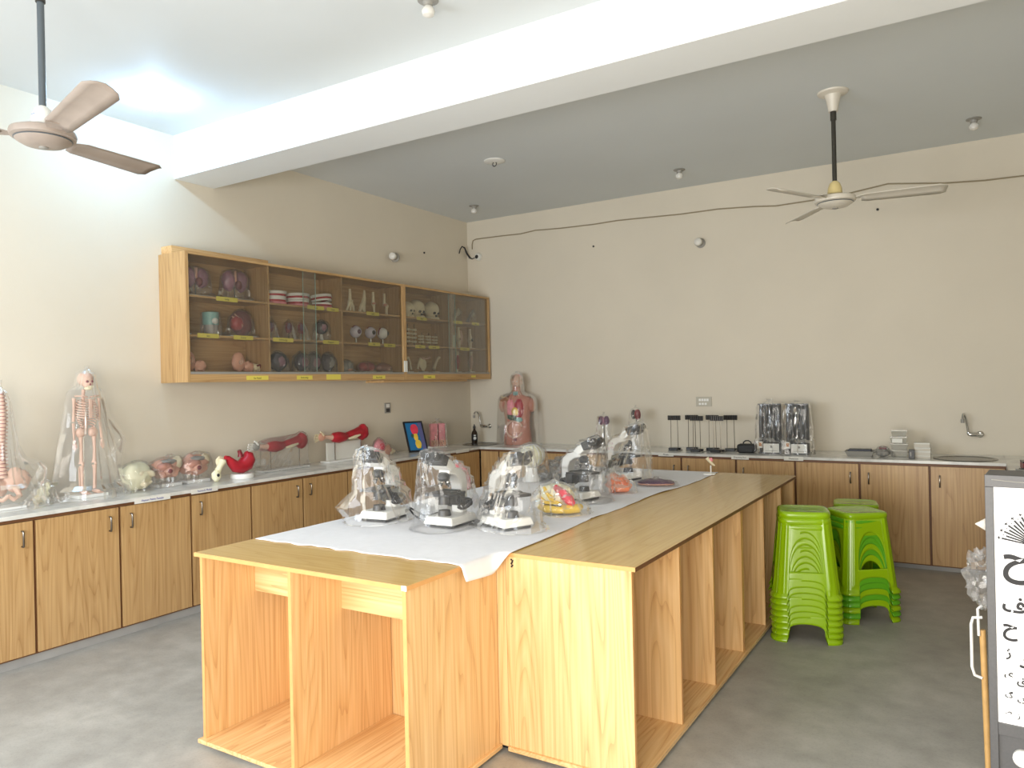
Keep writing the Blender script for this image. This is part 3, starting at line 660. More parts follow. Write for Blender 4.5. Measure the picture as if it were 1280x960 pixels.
# ================================================================ STOOLS
def stool_mesh():
    H = 0.52
    def sect(sd, u, v, grow=0.0):
        # rounded square outline, half-size falls with height
        h = 0.196 - 0.052*v + grow
        q = 0.8816*u; y = (1-abs(q)**5.5)**(1/5.5); c, s = math.cos(sd*PI/2), math.sin(sd*PI/2)
        return (h*(y*c-q*s), h*(y*s+q*c), v*H)
    body = MB(); cols = 36
    for sd in range(4):
        def strip(us, lo, hi, rows):
            vs = []; fs = []
            for i, u in enumerate(us):
                for j in range(rows+1):
                    v = lo(u) + (hi(u)-lo(u))*j/rows
                    edge = abs(u)
                    grow = 0.0
                    if edge > 0.6 and v < 0.042: grow = 0.014*min(1, (0.042-v)/0.004)      # flared foot
                    if 0.70 < edge < 0.86 and v > 0.1: grow += 0.005*math.sin((edge-0.70)/0.16*PI)   # raised frame rib
                    vs.append(sect(sd, u, v, grow))
            n = rows+1
            fs = [(i*n+j, (i+1)*n+j, (i+1)*n+j+1, i*n+j+1) for i in range(len(us)-1) for j in range(rows)]
            body.add(vs, fs)
        w1, w2 = 0.66, 0.62
        def arch(u, w, b, t_, e=0.3): q = max(0, 1-(u/w)**2); return b + (t_-b)*q**e
        U = lambda a, b, n: [a+(b-a)*i/n for i in range(n+1)]
        side = [0.62, 0.64, 0.66, 0.70, 0.74, 0.78, 0.82, 0.86, 0.9, 0.93, 0.96, 0.98, 1.0]
        strip(side, lambda u: 0, lambda u: 0.93, 48); strip([-u for u in reversed(side)], lambda u: 0, lambda u: 0.93, 48)
        # between the legs: band above foot opening, grip hole, top
        mids = [-w2*math.cos(PI*i/cols) for i in range(cols+1)]
        strip(mids, lambda u: arch(u, w2, 0.0, 0.21, 0.13), lambda u: 0.31, 5)
        inn = mids
        strip(inn, lambda u: arch(u, w2, 0.31, 0.76), lambda u: 0.93, 6)
    seat = MB(); rings = []; n = 64
    for (h, z) in ((0.1475, 0.478), (0.153, 0.487), (0.153, 0.503), (0.150, 0.514), (0.142, 0.5195), (0.126, 0.520), (0.118, 0.518), (0.05, 0.516), (0.012, 0.516)):
        for k in range(n):
            th = 2*PI*k/n; c, s = math.cos(th), math.sin(th); e = 2/5.0
            seat.v.append((h*math.copysign(abs(c)**e, c), h*math.copysign(abs(s)**e, s), z))
    R_ = 9
    seat.f += [(i*n+k, i*n+(k+1) % n, (i+1)*n+(k+1) % n, (i+1)*n+k) for i in range(R_-1) for k in range(n)] + [tuple(range((R_-1)*n, R_*n))]
    return body, seat
bmb, smb = stool_mesh()
proto = thing('plastic_stool', 'x', 'stool', (0,0,0), 0, 'green stools in three stacks')
ob = bmb.build('leg_frame', M['lime'], proto, angle=50); sm_ = ob.modifiers.new('thick', 'SOLIDIFY'); sm_.thickness = 0.0035; sm_.offset = -1
smb.build('seat', M['lime'], proto, angle=50)
ORD = ['bottom', 'second', 'third', 'fourth', 'fifth', 'sixth', 'seventh', 'eighth']
first = True
for (x, y, rz, n, dz, what, scl) in ((-0.935, 4.935, math.radians(15), 8, 0.037, 'the front stack beside the island', 1.0),
                           (-0.70, 5.485, math.radians(39), 6, 0.037, 'the right-hand stack', 1.0),
                           (-0.775, 6.06, math.radians(10), 5, 0.037, 'the rear stack by the back cabinets', 1.0)):
    for k in range(n):
        s_ = proto if first else dup(proto); first = False
        s_.location = (x+0.002*((k*7) % 3-1), y+0.002*((k*5) % 3-1), k*dz); s_.rotation_euler = (0, 0, rz+0.006*((k*3) % 5-2))
        if (n == 6 and k in (1, 3, 4) and x > -0.75):
            for ch in s_.children:
                ch.material_slots[0].link = 'OBJECT'; ch.material_slots[0].material = M['green_lime']
        s_['label'] = 'lime green plastic stool, %s of %s' % ('top' if k == n-1 else ORD[k]+' from the floor' if k else 'bottom', what)

# ================================================================ CLEAR PLASTIC BAGS (draped film)
def bag(root, flare=0.18, margin=0.012, amp=0.02, seed=0, tuft=0.05, n=56, m=30, name='plastic_bag', mt='bag', puddle=0.03, lean=(0, 0), floor_z=0.0, cap=None, fins=()):
    P = []
    def grab(o, Mx):
        if o.type == 'MESH':
            for v in o.data.vertices: P.append(tuple(Mx @ v.co))
        for c in o.children: grab(c, Mx @ c.matrix_basis)
    for c in root.children: grab(c, c.matrix_basis)
    A = np.array(P); z1 = A[:, 2].max()
    if cap: z1 = min(z1, cap)
    cx = (A[:, 0].max()+A[:, 0].min())/2; cy_ = (A[:, 1].max()+A[:, 1].min())/2
    hs = z1 - floor_z; th = np.arange(n)*2*PI/n
    D = np.stack([np.cos(th), np.sin(th)])
    vs = []; rows = []
    top = A[A[:, 2] > z1 - 0.12*hs]; tx, ty = top[:, 0].mean(), top[:, 1].mean()
    zs = [floor_z + 0.003 + (hs+margin)*(j/m)**0.9 for j in range(m+1)]
    prev = None
    for j in reversed(range(m+1)):
        z = zs[j]; q = (z-floor_z)/hs
        sel = A[A[:, 2] >= z - 0.06*hs]
        c0 = np.array([cx+(tx-cx)*max(0, q)**1.0, cy_+(ty-cy_)*max(0, q)])
        if len(sel):
            h_ = np.maximum(((sel[:, :2]-c0) @ D).max(0), 0.004); cs = np.cos(th[:, None]-th[None, :])
            r = np.where(cs > 0.05, h_[None, :]/np.maximum(cs, 0.05), 9.0).min(1)
        else: r = np.zeros(n)
        r = np.maximum(r, 0.008) + margin + flare*hs*(1-min(1, q))*0.62
        if j == m: r = r*0.55
        r = (r + np.roll(r, 1) + np.roll(r, -1))/3
        if prev is not None: r = np.maximum(r, 0.92*prev)
        prev = r; rows.append((z, r, c0))
    rows.reverse()
    for j, (z, r, c0) in enumerate(rows):
        q = (z-floor_z)/hs
        for k in range(n):
            c, s = D[0, k], D[1, k]
            zz = z/max(hs, .12)
            rg = 1-abs(noise.noise(Vector((c*4.2+seed, s*4.2, zz*0.55+seed*2.3))))*2.2
            rg3 = 1-abs(noise.noise(Vector((c*9+seed*1.9, s*9, zz*1.1+seed))))*2.2
            rg2 = noise.noise(Vector((c*8+seed*1.3, s*8+5, zz*8+seed)))
            low = 0.35+0.9*max(0, 1-q)
            w_ = amp*((0.75*rg+0.35*rg3)*low + 0.28*rg2)*(1.0 if q < 0.93 else 0.5)
            rr = max(0.006, r[k] + w_)
            for (fa, fz, fw, fl) in fins:
                da = (th[k]-fa+PI) % (2*PI)-PI
                rr += fl*max(0, 1-abs(da)/fw)*max(0, 1-abs(q-fz)/0.22)
            vs.append((c0[0]+c*rr+lean[0]*q, c0[1]+s*rr+lean[1]*q, z + 0.006*rg2*(1 if 0 < j else 0)))
    rowsn = len(rows)
    if tuft:
        for (f, dz) in ((0.35, 0.25), (0.22, 0.55), (0.5, 1.0)):
            z, r, c0 = rows[-1]
            for k in range(n):
                rr = r[k]*f*(1+0.35*noise.noise(Vector((D[0, k]*4, D[1, k]*4, dz*3+seed))))
                vs.append((c0[0]+D[0, k]*rr+lean[0], c0[1]+D[1, k]*rr+lean[1], z+tuft*dz+0.01*noise.noise(Vector((D[0, k]*3, D[1, k]*3, seed)))))
            rowsn += 1
    mb = MB(); fs = [(i*n+k, i*n+(k+1) % n, (i+1)*n+(k+1) % n, (i+1)*n+k) for i in range(rowsn-1) for k in range(n)]
    if not tuft: fs.append(tuple(range((rowsn-1)*n, rowsn*n)))
    # crumpled skirt on the surface
    if puddle:
        z, r, c0 = rows[0]; b = len(vs)
        for k in range(n):
            rr = r[k]+puddle*(0.6+0.8*abs(noise.noise(Vector((D[0, k]*5, D[1, k]*5, seed+7)))))
            vs.append((c0[0]+D[0, k]*rr, c0[1]+D[1, k]*rr, floor_z+0.002+0.012*max(0, noise.noise(Vector((D[0, k]*8, D[1, k]*8, seed+3))))))
        fs += [(b+k, b+(k+1) % n, (k+1) % n, k) for k in range(n)]
    mb.add(vs, fs)
    return mb.build(name, M[mt], root, angle=24)

# ================================================================ MICROSCOPES
def microscope(label, x, y, rz, scale, seed, cord=False, fins=(), knobside=-1, tuft=0.012):
    t = thing('microscope', label, 'microscope', (x, y, TZ), rz, 'bagged microscopes on the island', scale)
    def LR(w0, w1, d0, d1, z0, z1, yo=0.0):
        b = MB(); vs = [(sx*w_, yo+sy*d_, z) for (w_, d_, z) in ((w0, d0, z0), (w1, d1, z1)) for sx, sy in ((-1,-1),(1,-1),(1,1),(-1,1))]
        return b.add(vs, [(3,2,1,0), (4,5,6,7), (0,1,5,4), (1,2,6,5), (2,3,7,6), (3,0,4,7)])
    LR(0.08, 0.08, 0.104, 0.104, 0.0, 0.014).build('rubber_foot', M['rubber'], t, bev=0.004)
    LR(0.093, 0.08, 0.118, 0.104, 0.0142, 0.054).build('base', M['white'], t, bev=0.007)
    MB().prism([(0.108, 0.0525), (0.112, 0.21), (0.10, 0.255), (0.06, 0.285), (-0.035, 0.305), (-0.05, 0.30), (-0.05, 0.268), (0.0, 0.258), (0.04, 0.235), (0.056, 0.20), (0.058, 0.0525)], -0.034, 0.034, 'x').build('arm', M['white'], t, bev=0.006)
    MB().prism([(-0.005, 0.303), (-0.045, 0.338), (-0.085, 0.352), (-0.105, 0.316), (-0.062, 0.288), (-0.045, 0.283)], -0.05, 0.05, 'x').build('head', M['white'], t, bev=0.006)
    MB().prism([(-0.080, 0.358), (-0.106, 0.312), (-0.155, 0.336), (-0.134, 0.380)], -0.062, 0.062, 'x').build('prism_housing', M['dgrey'], t, bev=0.005)
    for s in (-1, 1):
        e = MB(); e.cyl((s*0.031, -0.138, 0.357), (s*0.032, -0.163, 0.371), 0.019, 0.0175, 16).cyl((s*0.032, -0.163, 0.371), (s*0.032, -0.178, 0.379), 0.021, 0.016, 16)
        e.build('eyepiece', M['black'], t)
    MB().lathe([(0.0, -0.016), (0.03, -0.014), (0.034, 0.0), (0.028, 0.014), (0.02, 0.022)], c=(0, -0.052, 0.252), n=20, M=Matrix.Rotation(0.25, 3, 'X')).build('nosepiece', M['dgrey'], t)
    for k, a in enumerate((-1.57, 0.1, 3.0, 1.57)):
        d = Vector((math.cos(a)*0.45, math.sin(a)*0.45, -1)).normalized(); p0 = Vector((0, -0.052, 0.246)) + Vector((math.cos(a), math.sin(a), 0))*0.014
        ob_ = MB().cyl(p0, p0+d*0.04, 0.0105, 0.0085, 12).build('objective', M['black'], t)
        MB().cyl(p0+d*0.0402, p0+d*0.048, 0.0082, 0.004, 12).cyl(p0+d*0.02, p0+d*0.026, 0.0108, 0.0106, 12).build('ring', M['chrome'], ob_)
    MB().box(-0.075, 0.075, -0.118, 0.035, 0.158, 0.172).build('stage', M['black'], t, smooth=False, bev=0.002)
    MB().box(-0.055, 0.055, 0.0, 0.0575, 0.1, 0.1575).build('stage_bracket', M['black'], t, smooth=False, bev=0.002)
    MB().tube([(-0.055, 0.02, 0.176), (0.05, 0.02, 0.176), (0.062, -0.03, 0.176), (0.05, -0.07, 0.176)], 0.004, 6).build('slide_holder', M['steel'], t)
    MB().cyl((0, -0.052, 0.112), (0, -0.052, 0.1575), 0.032, 0.028, 18).build('condenser', M['black'], t)
    MB().cyl((0, -0.052, 0.0525), (0, -0.052, 0.082), 0.036, 0.03, 18).build('light_well', M['black'], t)
    for s in (-1, 1):
        kn = MB().cyl((s*0.0345, 0.078, 0.105), (s*0.06, 0.078, 0.105), 0.029, 0.027, 20).build('focus_knob', M['dgrey'], t)
        MB().cyl((s*0.0605, 0.078, 0.105), (s*0.078, 0.078, 0.105), 0.017, 0.015, 16).build('fine_knob', M['black'], kn)
    MB().cyl((0.05, 0.0, 0.1575), (0.05, 0.0, 0.115), 0.012, 0.01, 12).build('stage_control', M['black'], t)
    if cord:
        pts = []
        for k in range(46):
            a = k*0.42; r_ = 0.048+0.006*math.sin(k*1.7)
            pts.append((0.082+0.016*math.sin(k*0.9), -0.0+r_*math.cos(a)*1.05, 0.115+r_*math.sin(a)*0.62))
        MB().tube(pts, 0.0042, 6).build('power_cord', M['black'], t)
    bag(t, flare=0.16, margin=0.006, amp=0.013, seed=seed, tuft=tuft, fins=fins, puddle=0.035)
    return t
microscope('bagged white microscope leftmost of the front three, eyepieces towards the viewer', -2.76, 3.105, math.radians(7), 1.0, 1, True, fins=((3.75, 0.2, 0.8, 0.10),))
microscope('bagged white microscope in the middle of the front three, black cord coiled at its stage', -2.325, 3.12, math.radians(1), 1.0, 2, True)
microscope('bagged white microscope seen side-on, rightmost of the front three', -2.03, 3.195, math.radians(66), 1.0, 3, False)
microscope('bagged white microscope seen side-on, in the second row behind the yellow-red model', -2.105, 4.15, math.radians(74), 0.98, 4, False, tuft=0.02)
microscope('bagged white microscope furthest back on the island, its eyepieces above the worktop line', -2.225, 5.115, math.radians(72), 1.05, 5, False)
c = MB().tube([(-2.62, 3.15, TZ+0.05), (-2.56, 3.12, TZ+0.025), (-2.50, 3.10, TZ+0.012), (-2.46, 3.10, TZ+0.01), (-2.41, 3.12, TZ+0.03)], 0.005, 8)
c.tube([(-2.63, 3.16, TZ+0.06), (-2.56, 3.145, TZ+0.04), (-2.49, 3.13, TZ+0.022), (-2.42, 3.135, TZ+0.05)], 0.005, 8)
tag(c.build('cable', M['black']), 'black double cable running between the two leftmost microscopes', 'cable')

# ================================================================ SMALL MODEL BUILDERS
def tubes(paths): 
    b = MB()
    for p, r in paths: b.tube(p, r, 10)
    return b
def base_plate(t, w_, d_, h=0.012, mt='white', y=0.0): MB().box(-w_/2, w_/2, y-d_/2, y+d_/2, 0, h).build('base_plate', M[mt], t, smooth=False, bev=0.003)
def ring_pts(c, rx, ry, a0, a1, n, ax='z'):
    o = []
    for i in range(n+1):
        a = a0+(a1-a0)*i/n; u, v = rx*math.cos(a), ry*math.sin(a)
        o.append((c[0]+u, c[1]+v, c[2]) if ax == 'z' else ((c[0]+u, c[1], c[2]+v) if ax == 'y' else (c[0], c[1]+u, c[2]+v)))
    return o

# ---- standing skeleton
def skeleton(loc, rz):
    t = thing('model_skeleton', 'pinkish model skeleton standing on a white board inside a tall clear bag', 'skeleton', loc, rz)
    B = M['pbone']
    base_plate(t, 0.2, 0.13, 0.022, 'white')
    z0 = 0.0225
    for s in (-1, 1):
        leg = MB(); x = s*0.045
        leg.tube([(x, 0, z0+0.385), (x, 0, z0+0.36), (x, -0.004, z0+0.30), (x*0.98, 0, z0+0.225), (x*0.95, 0, z0+0.205)], [0.014, 0.012, 0.0095, 0.012, 0.019], 10)
        leg.ell((x*0.95, -0.016, z0+0.2), (0.01, 0.007, 0.011), 8, 6)
        leg.tube([(x*0.95, 0, z0+0.19), (x*0.95, -0.004, z0+0.17), (x*0.92, 0, z0+0.08), (x*0.9, 0, z0+0.03)], [0.017, 0.011, 0.0085, 0.011], 10)
        leg.tube([(x*0.95+s*0.014, 0.006, z0+0.18), (x*0.92+s*0.012, 0.006, z0+0.03)], 0.005, 6)
        leg.build('leg_bones', B, t)
        ft = MB().ell((x*0.92, -0.02, z0+0.014), (0.017, 0.045, 0.0135), 12, 8, 0.2, 4, 3)
        for k in range(4): ft.tube([(x*0.92-0.013+k*0.009, -0.05, z0+0.009), (x*0.92-0.015+k*0.01, -0.075, z0+0.006)], 0.004, 6)
        ft.build('foot_bones', B, t)
        arm = MB(); sx = s*0.083
        arm.tube([(sx, 0, z0+0.645), (sx*1.02, 0, z0+0.62), (sx*1.05, 0, z0+0.55), (sx*1.06, 0.004, z0+0.49)], [0.013, 0.009, 0.007, 0.010], 8)
        arm.tube([(sx*1.05, 0.002, z0+0.48), (sx*1.08, -0.008, z0+0.37)], [0.007, 0.005], 8); arm.tube([(sx*1.12, 0.002, z0+0.48), (sx*1.15, -0.012, z0+0.37)], [0.006, 0.005], 8)
        arm.build('arm_bones', B, t)
        hd = MB().ell((sx*1.12, -0.014, z0+0.352), (0.012, 0.01, 0.018), 10, 6)
        for k in range(5): hd.tube([(sx*1.12-0.01+k*0.005, -0.016, z0+0.34), (sx*1.12-0.014+k*0.007, -0.02, z0+0.295 + 0.01*abs(k-2))], 0.0032, 6)
        hd.build('hand_bones', B, t)
        sc_ = MB().prism([(s*0.03, z0+0.60), (s*0.078, z0+0.65), (s*0.05, z0+0.55)], 0.03, 0.034, 'y'); sc_.build('shoulder_blade', B, t)
        MB().tube([(s*0.008, -0.028, z0+0.652), (s*0.04, -0.032, z0+0.66), (s*0.083, -0.006, z0+0.66)], 0.0055, 8).build('collar_bone', B, t)
        wing = MB().ell((s*0.042, 0.005, z0+0.415), (0.034, 0.022, 0.034), 14, 8, 0.25, 3, 2, Matrix.Rotation(-s*0.5, 3, 'Y')); wing.build('hip_bone', B, t)
    for i in range(11):
        z = z0+0.635-0.0165*i; rx = 0.042+0.030*math.sin(PI*(i+1.5)/11.5); ry = 0.034+0.016*math.sin(PI*(i+1)/12)
        for s in (-1, 1):
            pts = \
                  [(s*rx*math.sin(a), 0.002+ry*math.cos(a), z-0.012*(1-math.cos(a))) for a in [0.15+k*(2.55 if i < 7 else 2.0)/9 for k in range(10)]]
            MB().tube(pts, 0.0042, 6).build('rib', B, t)
    MB().box(-0.011, 0.011, -0.05, -0.045, z0+0.51, z0+0.64).build('breast_bone', B, t, bev=0.002)
    sp = MB()
    for i in range(22):
        sp.lathe([(0.0, -0.008), (0.012, -0.007), (0.0105, 0.0), (0.012, 0.007), (0, 0.008)], c=(0, 0.03-0.012*math.sin(i*0.28), z0+0.40+0.0142*i), n=10)
        sp.tube([(0, 0.04, z0+0.40+0.0142*i), (0, 0.056, z0+0.395+0.0142*i)], 0.0035, 6)
    sp.build('spine', B, t)
    sk = MB().ell((0, 0.012, z0+0.775), (0.048, 0.058, 0.05), 20, 12).ell((0, -0.02, z0+0.745), (0.034, 0.03, 0.034), 14, 8)
    so = sk.build('skull', B, t)
    so2 = MB()
    for s in (-1, 1): so2.ell((s*0.016, -0.044, z0+0.757), (0.0095, 0.008, 0.009), 10, 6)
    so2.ell((0, -0.05, z0+0.738), (0.006, 0.005, 0.008), 8, 6); so2.build('eye_sockets', M['dred'], so)
    MB().ell((0, -0.026, z0+0.712), (0.026, 0.026, 0.015), 14, 8).box(-0.018, 0.018, -0.054, -0.048, z0+0.716, z0+0.728).build('jaw', M['bone'], t)
    MB().cyl((0, 0.05, 0.0225), (0, 0.05, z0+0.42), 0.004, n=8).build('support_rod', M['chrome'], t)
    bag(t, flare=0.26, margin=0.004, amp=0.012, seed=11, tuft=0.03, puddle=0.03, fins=((0.12, 0.44, 0.45, 0.11),), m=36)
skeleton((-5.12, 2.79, WT+0.0006), PI/2)

# ---- spine with pelvis, at the left edge
def spine_model(loc, rz):
    t = thing('spine_model', 'pinkish spine and pelvis model in a tall clear bag, furthest left on the worktop', 'model', loc, rz)
    base_plate(t, 0.2, 0.16, 0.014, 'white'); B = M['pbone']
    for i in range(24):
        z = 0.20+0.0225*i; k = 1.25-0.024*i; y = 0.02*math.sin(i*0.27)
        v = MB().lathe([(0.0, -0.009), (0.026*k, -0.009), (0.023*k, 0.0), (0.026*k, 0.009), (0, 0.009)], c=(0, y, z), n=14)
        v.tube([(0, y+0.02*k, z), (0, y+0.062*k, z-0.012)], 0.005, 6); v.tube([(-0.045*k, y+0.02*k, z), (0, y+0.018*k, z), (0.045*k, y+0.02*k, z)], 0.0055, 6)
        v.build('vertebra', B, t)
    dk = MB()
    for i in range(23): dk.lathe([(0.0, -0.0023), (0.024*(1.25-0.024*i), -0.0023), (0.024*(1.25-0.024*i), 0.0023), (0, 0.0023)], c=(0, 0.02*math.sin((i+0.5)*0.27), 0.2113+0.0225*i), n=12)
    dk.build('discs', M['dred'], t)
    for s in (-1, 1):
        MB().ell((s*0.085, 0.0, 0.175), (0.075, 0.028, 0.075), 18, 10, 0.28, 2.2, 5+s, Matrix.Rotation(-s*0.6, 3, 'Y')).build('hip_bone', B, t)
        MB().tube([(s*0.06, -0.03, 0.13), (s*0.075, -0.05, 0.075), (s*0.03, -0.07, 0.06), (0, -0.075, 0.085)], [0.02, 0.016, 0.014, 0.013], 10).build('pubic_bone', B, t)
    MB().ell((0, 0.03, 0.14), (0.045, 0.03, 0.065), 14, 10, 0.15, 4, 2).build('sacrum', B, t)
    MB().cyl((0, 0.04, 0.0145), (0, 0.035, 0.15), 0.006, n=10).build('support_rod', M['chrome'], t)
    bag(t, flare=0.2, margin=0.006, amp=0.012, seed=23, tuft=0.06, puddle=0.04, m=34, fins=((0.1, 0.35, 0.4, 0.06),))
spine_model((-5.10, 2.255, WT+0.0006), PI/2)
t = thing('bone_model', 'small cream bone in a peaked clear bag between the spine model and the skeleton', 'model', (-5.12, 2.50, WT+0.0006), PI/2)
MB().ell((0, 0, 0.055), (0.035, 0.028, 0.052), 14, 10, 0.5, 3, 4).tube([(0, 0, 0.06), (0.03, -0.01, 0.10), (0.02, 0, 0.125)], [0.02, 0.014, 0.018], 8).build('bone', M['cream'], t)
MB().ell((-0.035, 0.0, 0.028), (0.03, 0.025, 0.027), 12, 8, 0.4, 3, 9).build('small_bone', M['bone'], t)
bag(t, flare=0.35, margin=0.008, amp=0.012, seed=31, tuft=0.02, puddle=0.03, m=18)

# ---- cream pelvis / skull cap
t = thing('bone_model', 'large pale cream bone dome in a clear bag left of the two pelvis sections', 'model', (-5.12, 3.13, WT+0.0006), PI/2)
b = MB().ell((0.0, 0.0, 0.10), (0.105, 0.085, 0.098), 26, 16, 0.22, 1.6, 3).build('dome', M['cream'], t)
MB().tube(ring_pts((0.035, -0.062, 0.085), 0.055, 0.045, 0.2, 5.6, 20, 'y'), [0.016+0.008*math.sin(k*0.9) for k in range(21)], 10).build('rim', M['bone'], t)
bag(t, flare=0.08, margin=0.014, amp=0.02, seed=37, tuft=0.0, puddle=0.02, m=18)

# ---- two pelvis cross-section models
def pelvis_section(label, loc, rz, seed):
    t = thing('pelvis_model', label, 'model', loc, rz, 'pelvis section models', 1.14)
    base_plate(t, 0.17, 0.1, 0.02, 'white')
    for s in (-1, 1): MB().cyl((s*0.03, 0, 0.0205), (s*0.03, 0, 0.07), 0.0025, n=8).build('peg', M['chrome'], t)
    MB().ell((0.0, 0.005, 0.115), (0.10, 0.05, 0.062), 26, 14, 0.35, 2.1, seed).build('pelvis_block', M['flesh'], t)
    MB().ell((-0.025, -0.03, 0.125), (0.055, 0.03, 0.03), 16, 10, 0.25, 3, seed+1).build('tissue', M['skin'], t)
    MB().ell((-0.005, -0.045, 0.10), (0.034, 0.022, 0.027), 16, 10, 0.2, 3, seed+2).build('canal', M['flesh'], t)
    MB().ell((-0.008, -0.062, 0.10), (0.017, 0.012, 0.015), 12, 8).build('organ', M['dred'], t)
    MB().ell((0.01, -0.012, 0.158), (0.06, 0.034, 0.016), 16, 8, 0.3, 3, seed+5).build('bladder', M['greyp'], t)
    MB().ell((0.08, 0.0, 0.14), (0.035, 0.03, 0.045), 14, 8, 0.3, 3, seed+3).build('hip_wing', M['bone'], t)
    bag(t, flare=0.06, margin=0.01, amp=0.014, seed=seed+40, tuft=0.0, puddle=0.015, m=16)
pelvis_section('bagged flesh-coloured pelvis section on a white base, left one of two', (-5.12, 3.36, WT+0.0006), PI/2, 3)
pelvis_section('bagged flesh-coloured pelvis section on a white base, right one, nearer the red stomach', (-5.12, 3.60, WT+0.0006), PI/2, 9)
t = thing('bone_model', 'small cream hip joint bone with a round hole, left of the red stomach', 'model', (-4.96, 3.675, WT+0.0006), PI/2, scale=1.15)
MB().ell((0, 0, 0.04), (0.032, 0.022, 0.04), 16, 12, 0.2, 2.4, 5).tube([(0.01, 0, 0.07), (0.03, 0.0, 0.10), (0.06, 0.01, 0.13)], [0.022, 0.018, 0.024], 10).build('bone', M['cream'], t)
MB().ell((0.0, -0.02, 0.045), (0.011, 0.006, 0.011), 12, 8).build('socket', M['dgrey'], t)
MB().ell((0.055, 0.03, 0.125), (0.035, 0.015, 0.04), 14, 8, 0.3, 3, 8).build('wing', M['bone'], t)

# ---- stomach
t = thing('stomach_model', 'glossy red stomach model on a round white base, on the left worktop', 'model', (-4.975, 3.925, WT+0.0006), PI/2, scale=1.25)
MB().lathe([(0.0, 0), (0.07, 0), (0.072, 0.004), (0.07, 0.026), (0.066, 0.03), (0, 0.03)], n=36).build('base_plate', M['white'], t)
MB().cyl((0, 0, 0.0305), (0, 0, 0.075), 0.014, 0.012, 14).build('peg', M['white'], t)
MB().tube([(-0.125, 0, 0.142), (-0.105, 0, 0.137), (-0.085, 0, 0.112), (-0.05, 0, 0.077), (-0.01, 0, 0.072), (0.028, 0, 0.087), (0.045, 0, 0.117), (0.042, 0, 0.144), (0.03, 0, 0.159)],
          [0.012, 0.016, 0.027, 0.037, 0.044, 0.05, 0.048, 0.036, 0.014], 20).build('stomach', M['red'], t)
MB().tube([(-0.01, 0, 0.137), (-0.012, 0, 0.157), (-0.02, 0, 0.177)], [0.018, 0.014, 0.012], 12).build('gullet', M['dred'], t)

# ---- muscle arms lying on stands
def muscle_arm(label, loc, rz, bagged, seed):
    t = thing('arm_model', label, 'model', loc, rz, None, 1.0 if bagged else 1.1)
    MB().box(-0.17, 0.34, -0.055, 0.055, 0, 0.015).build('base_plate', M['white'], t, smooth=False, bev=0.003)
    if not bagged: MB().box(-0.12, 0.29, 0.02, 0.035, 0.0152, 0.165).build('back_board', M['card'], t, smooth=False)
    for x in (-0.05, 0.27): MB().cyl((x, 0, 0.0153), (x, 0, 0.185), 0.005, n=8).build('peg', M['chrome'], t)
    MB().tube([(-0.17, 0, 0.222), (-0.12, 0, 0.216), (-0.08, 0, 0.212)], [0.019, 0.017, 0.026], 14).build('wrist', M['pbone'], t)
    MB().tube([(-0.085, 0, 0.212), (-0.06, 0, 0.21), (0.0, 0, 0.207), (0.06, 0, 0.207), (0.10, 0, 0.212)], [0.026, 0.042, 0.05, 0.04, 0.026], 18).build('forearm_muscle', M['red'], t)
    MB().tube([(0.09, 0, 0.214), (0.15, 0.0, 0.22), (0.21, 0, 0.228), (0.26, 0, 0.236)], [0.03, 0.038, 0.043, 0.05], 18).build('upper_arm_muscle', M['red'], t)
    MB().ell((0.295, 0, 0.235), (0.058, 0.05, 0.072), 20, 12, 0.15, 3, seed).build('shoulder', M['red'], t)
    MB().tube([(0.09, -0.032, 0.19), (0.15, -0.045, 0.20), (0.22, -0.042, 0.215)], [0.008, 0.016, 0.008], 10).build('tendon', M['bone'], t)
    h = MB().ell((-0.205, 0, 0.222), (0.044, 0.02, 0.034), 14, 8)
    ho = h.build('hand', M['flesh'] if not bagged else M['greyp'], t)
    for k in range(4):
        z = 0.243-0.014*k
        MB().tube([(-0.235, 0, z), (-0.265, -0.004, z+0.003-0.004*k), (-0.285-0.006*(1.5-abs(k-1.5)), -0.010, z-0.004*k)], [0.0085, 0.0075, 0.006], 8).build('finger', M['bone'] if not bagged else M['card'], ho)
    MB().tube([(-0.19, -0.012, 0.236), (-0.215, -0.02, 0.262), (-0.235, -0.022, 0.268)], [0.0105, 0.009, 0.007], 8).build('thumb', M['bone'] if not bagged else M['card'], ho)
    if bagged: bag(t, flare=0.02, margin=0.006, amp=0.01, seed=seed, tuft=0.0, puddle=0.01, m=16, n=72)
    return t
muscle_arm('red muscle arm model in a clear bag lying on its stand along the left worktop', (-5.14, 4.40, WT+0.0006), PI/2, True, 51)
muscle_arm('bare red muscle arm model lying on its stand, right of the bagged arm', (-5.17, 5.19, WT-0.0006+0.0012), PI/2, False, 52)

# ---- pink ear section
t = thing('ear_model', 'pink coiled ear section with beige parts in a bag, left of the leaning picture', 'model', (-5.17, 5.80, WT+0.0006), PI/2)
MB().ell((-0.045, 0, 0.085), (0.075, 0.04, 0.085), 24, 14, 0.12, 2, 4).build('outer_ear', M['pink'], t)
MB().tube([(-0.04+0.012*a*math.cos(a*1.9)*0.55, -0.045+0.002*a, 0.09+0.012*a*math.sin(a*1.9)*0.6) for a in [k*0.28 for k in range(18)]], [0.009]*18, 8).build('ear_fold', M['hot'], t)
MB().ell((0.07, 0.0, 0.05), (0.06, 0.04, 0.048), 18, 10, 0.4, 2.4, 6).build('ear_canal', M['flesh'], t)
MB().ell((0.125, -0.01, 0.03), (0.05, 0.03, 0.029), 14, 8, 0.4, 3, 7).build('inner_ear', M['bone'], t)
bag(t, flare=0.08, margin=0.01, amp=0.014, seed=61, tuft=0.0, puddle=0.02, m=16)

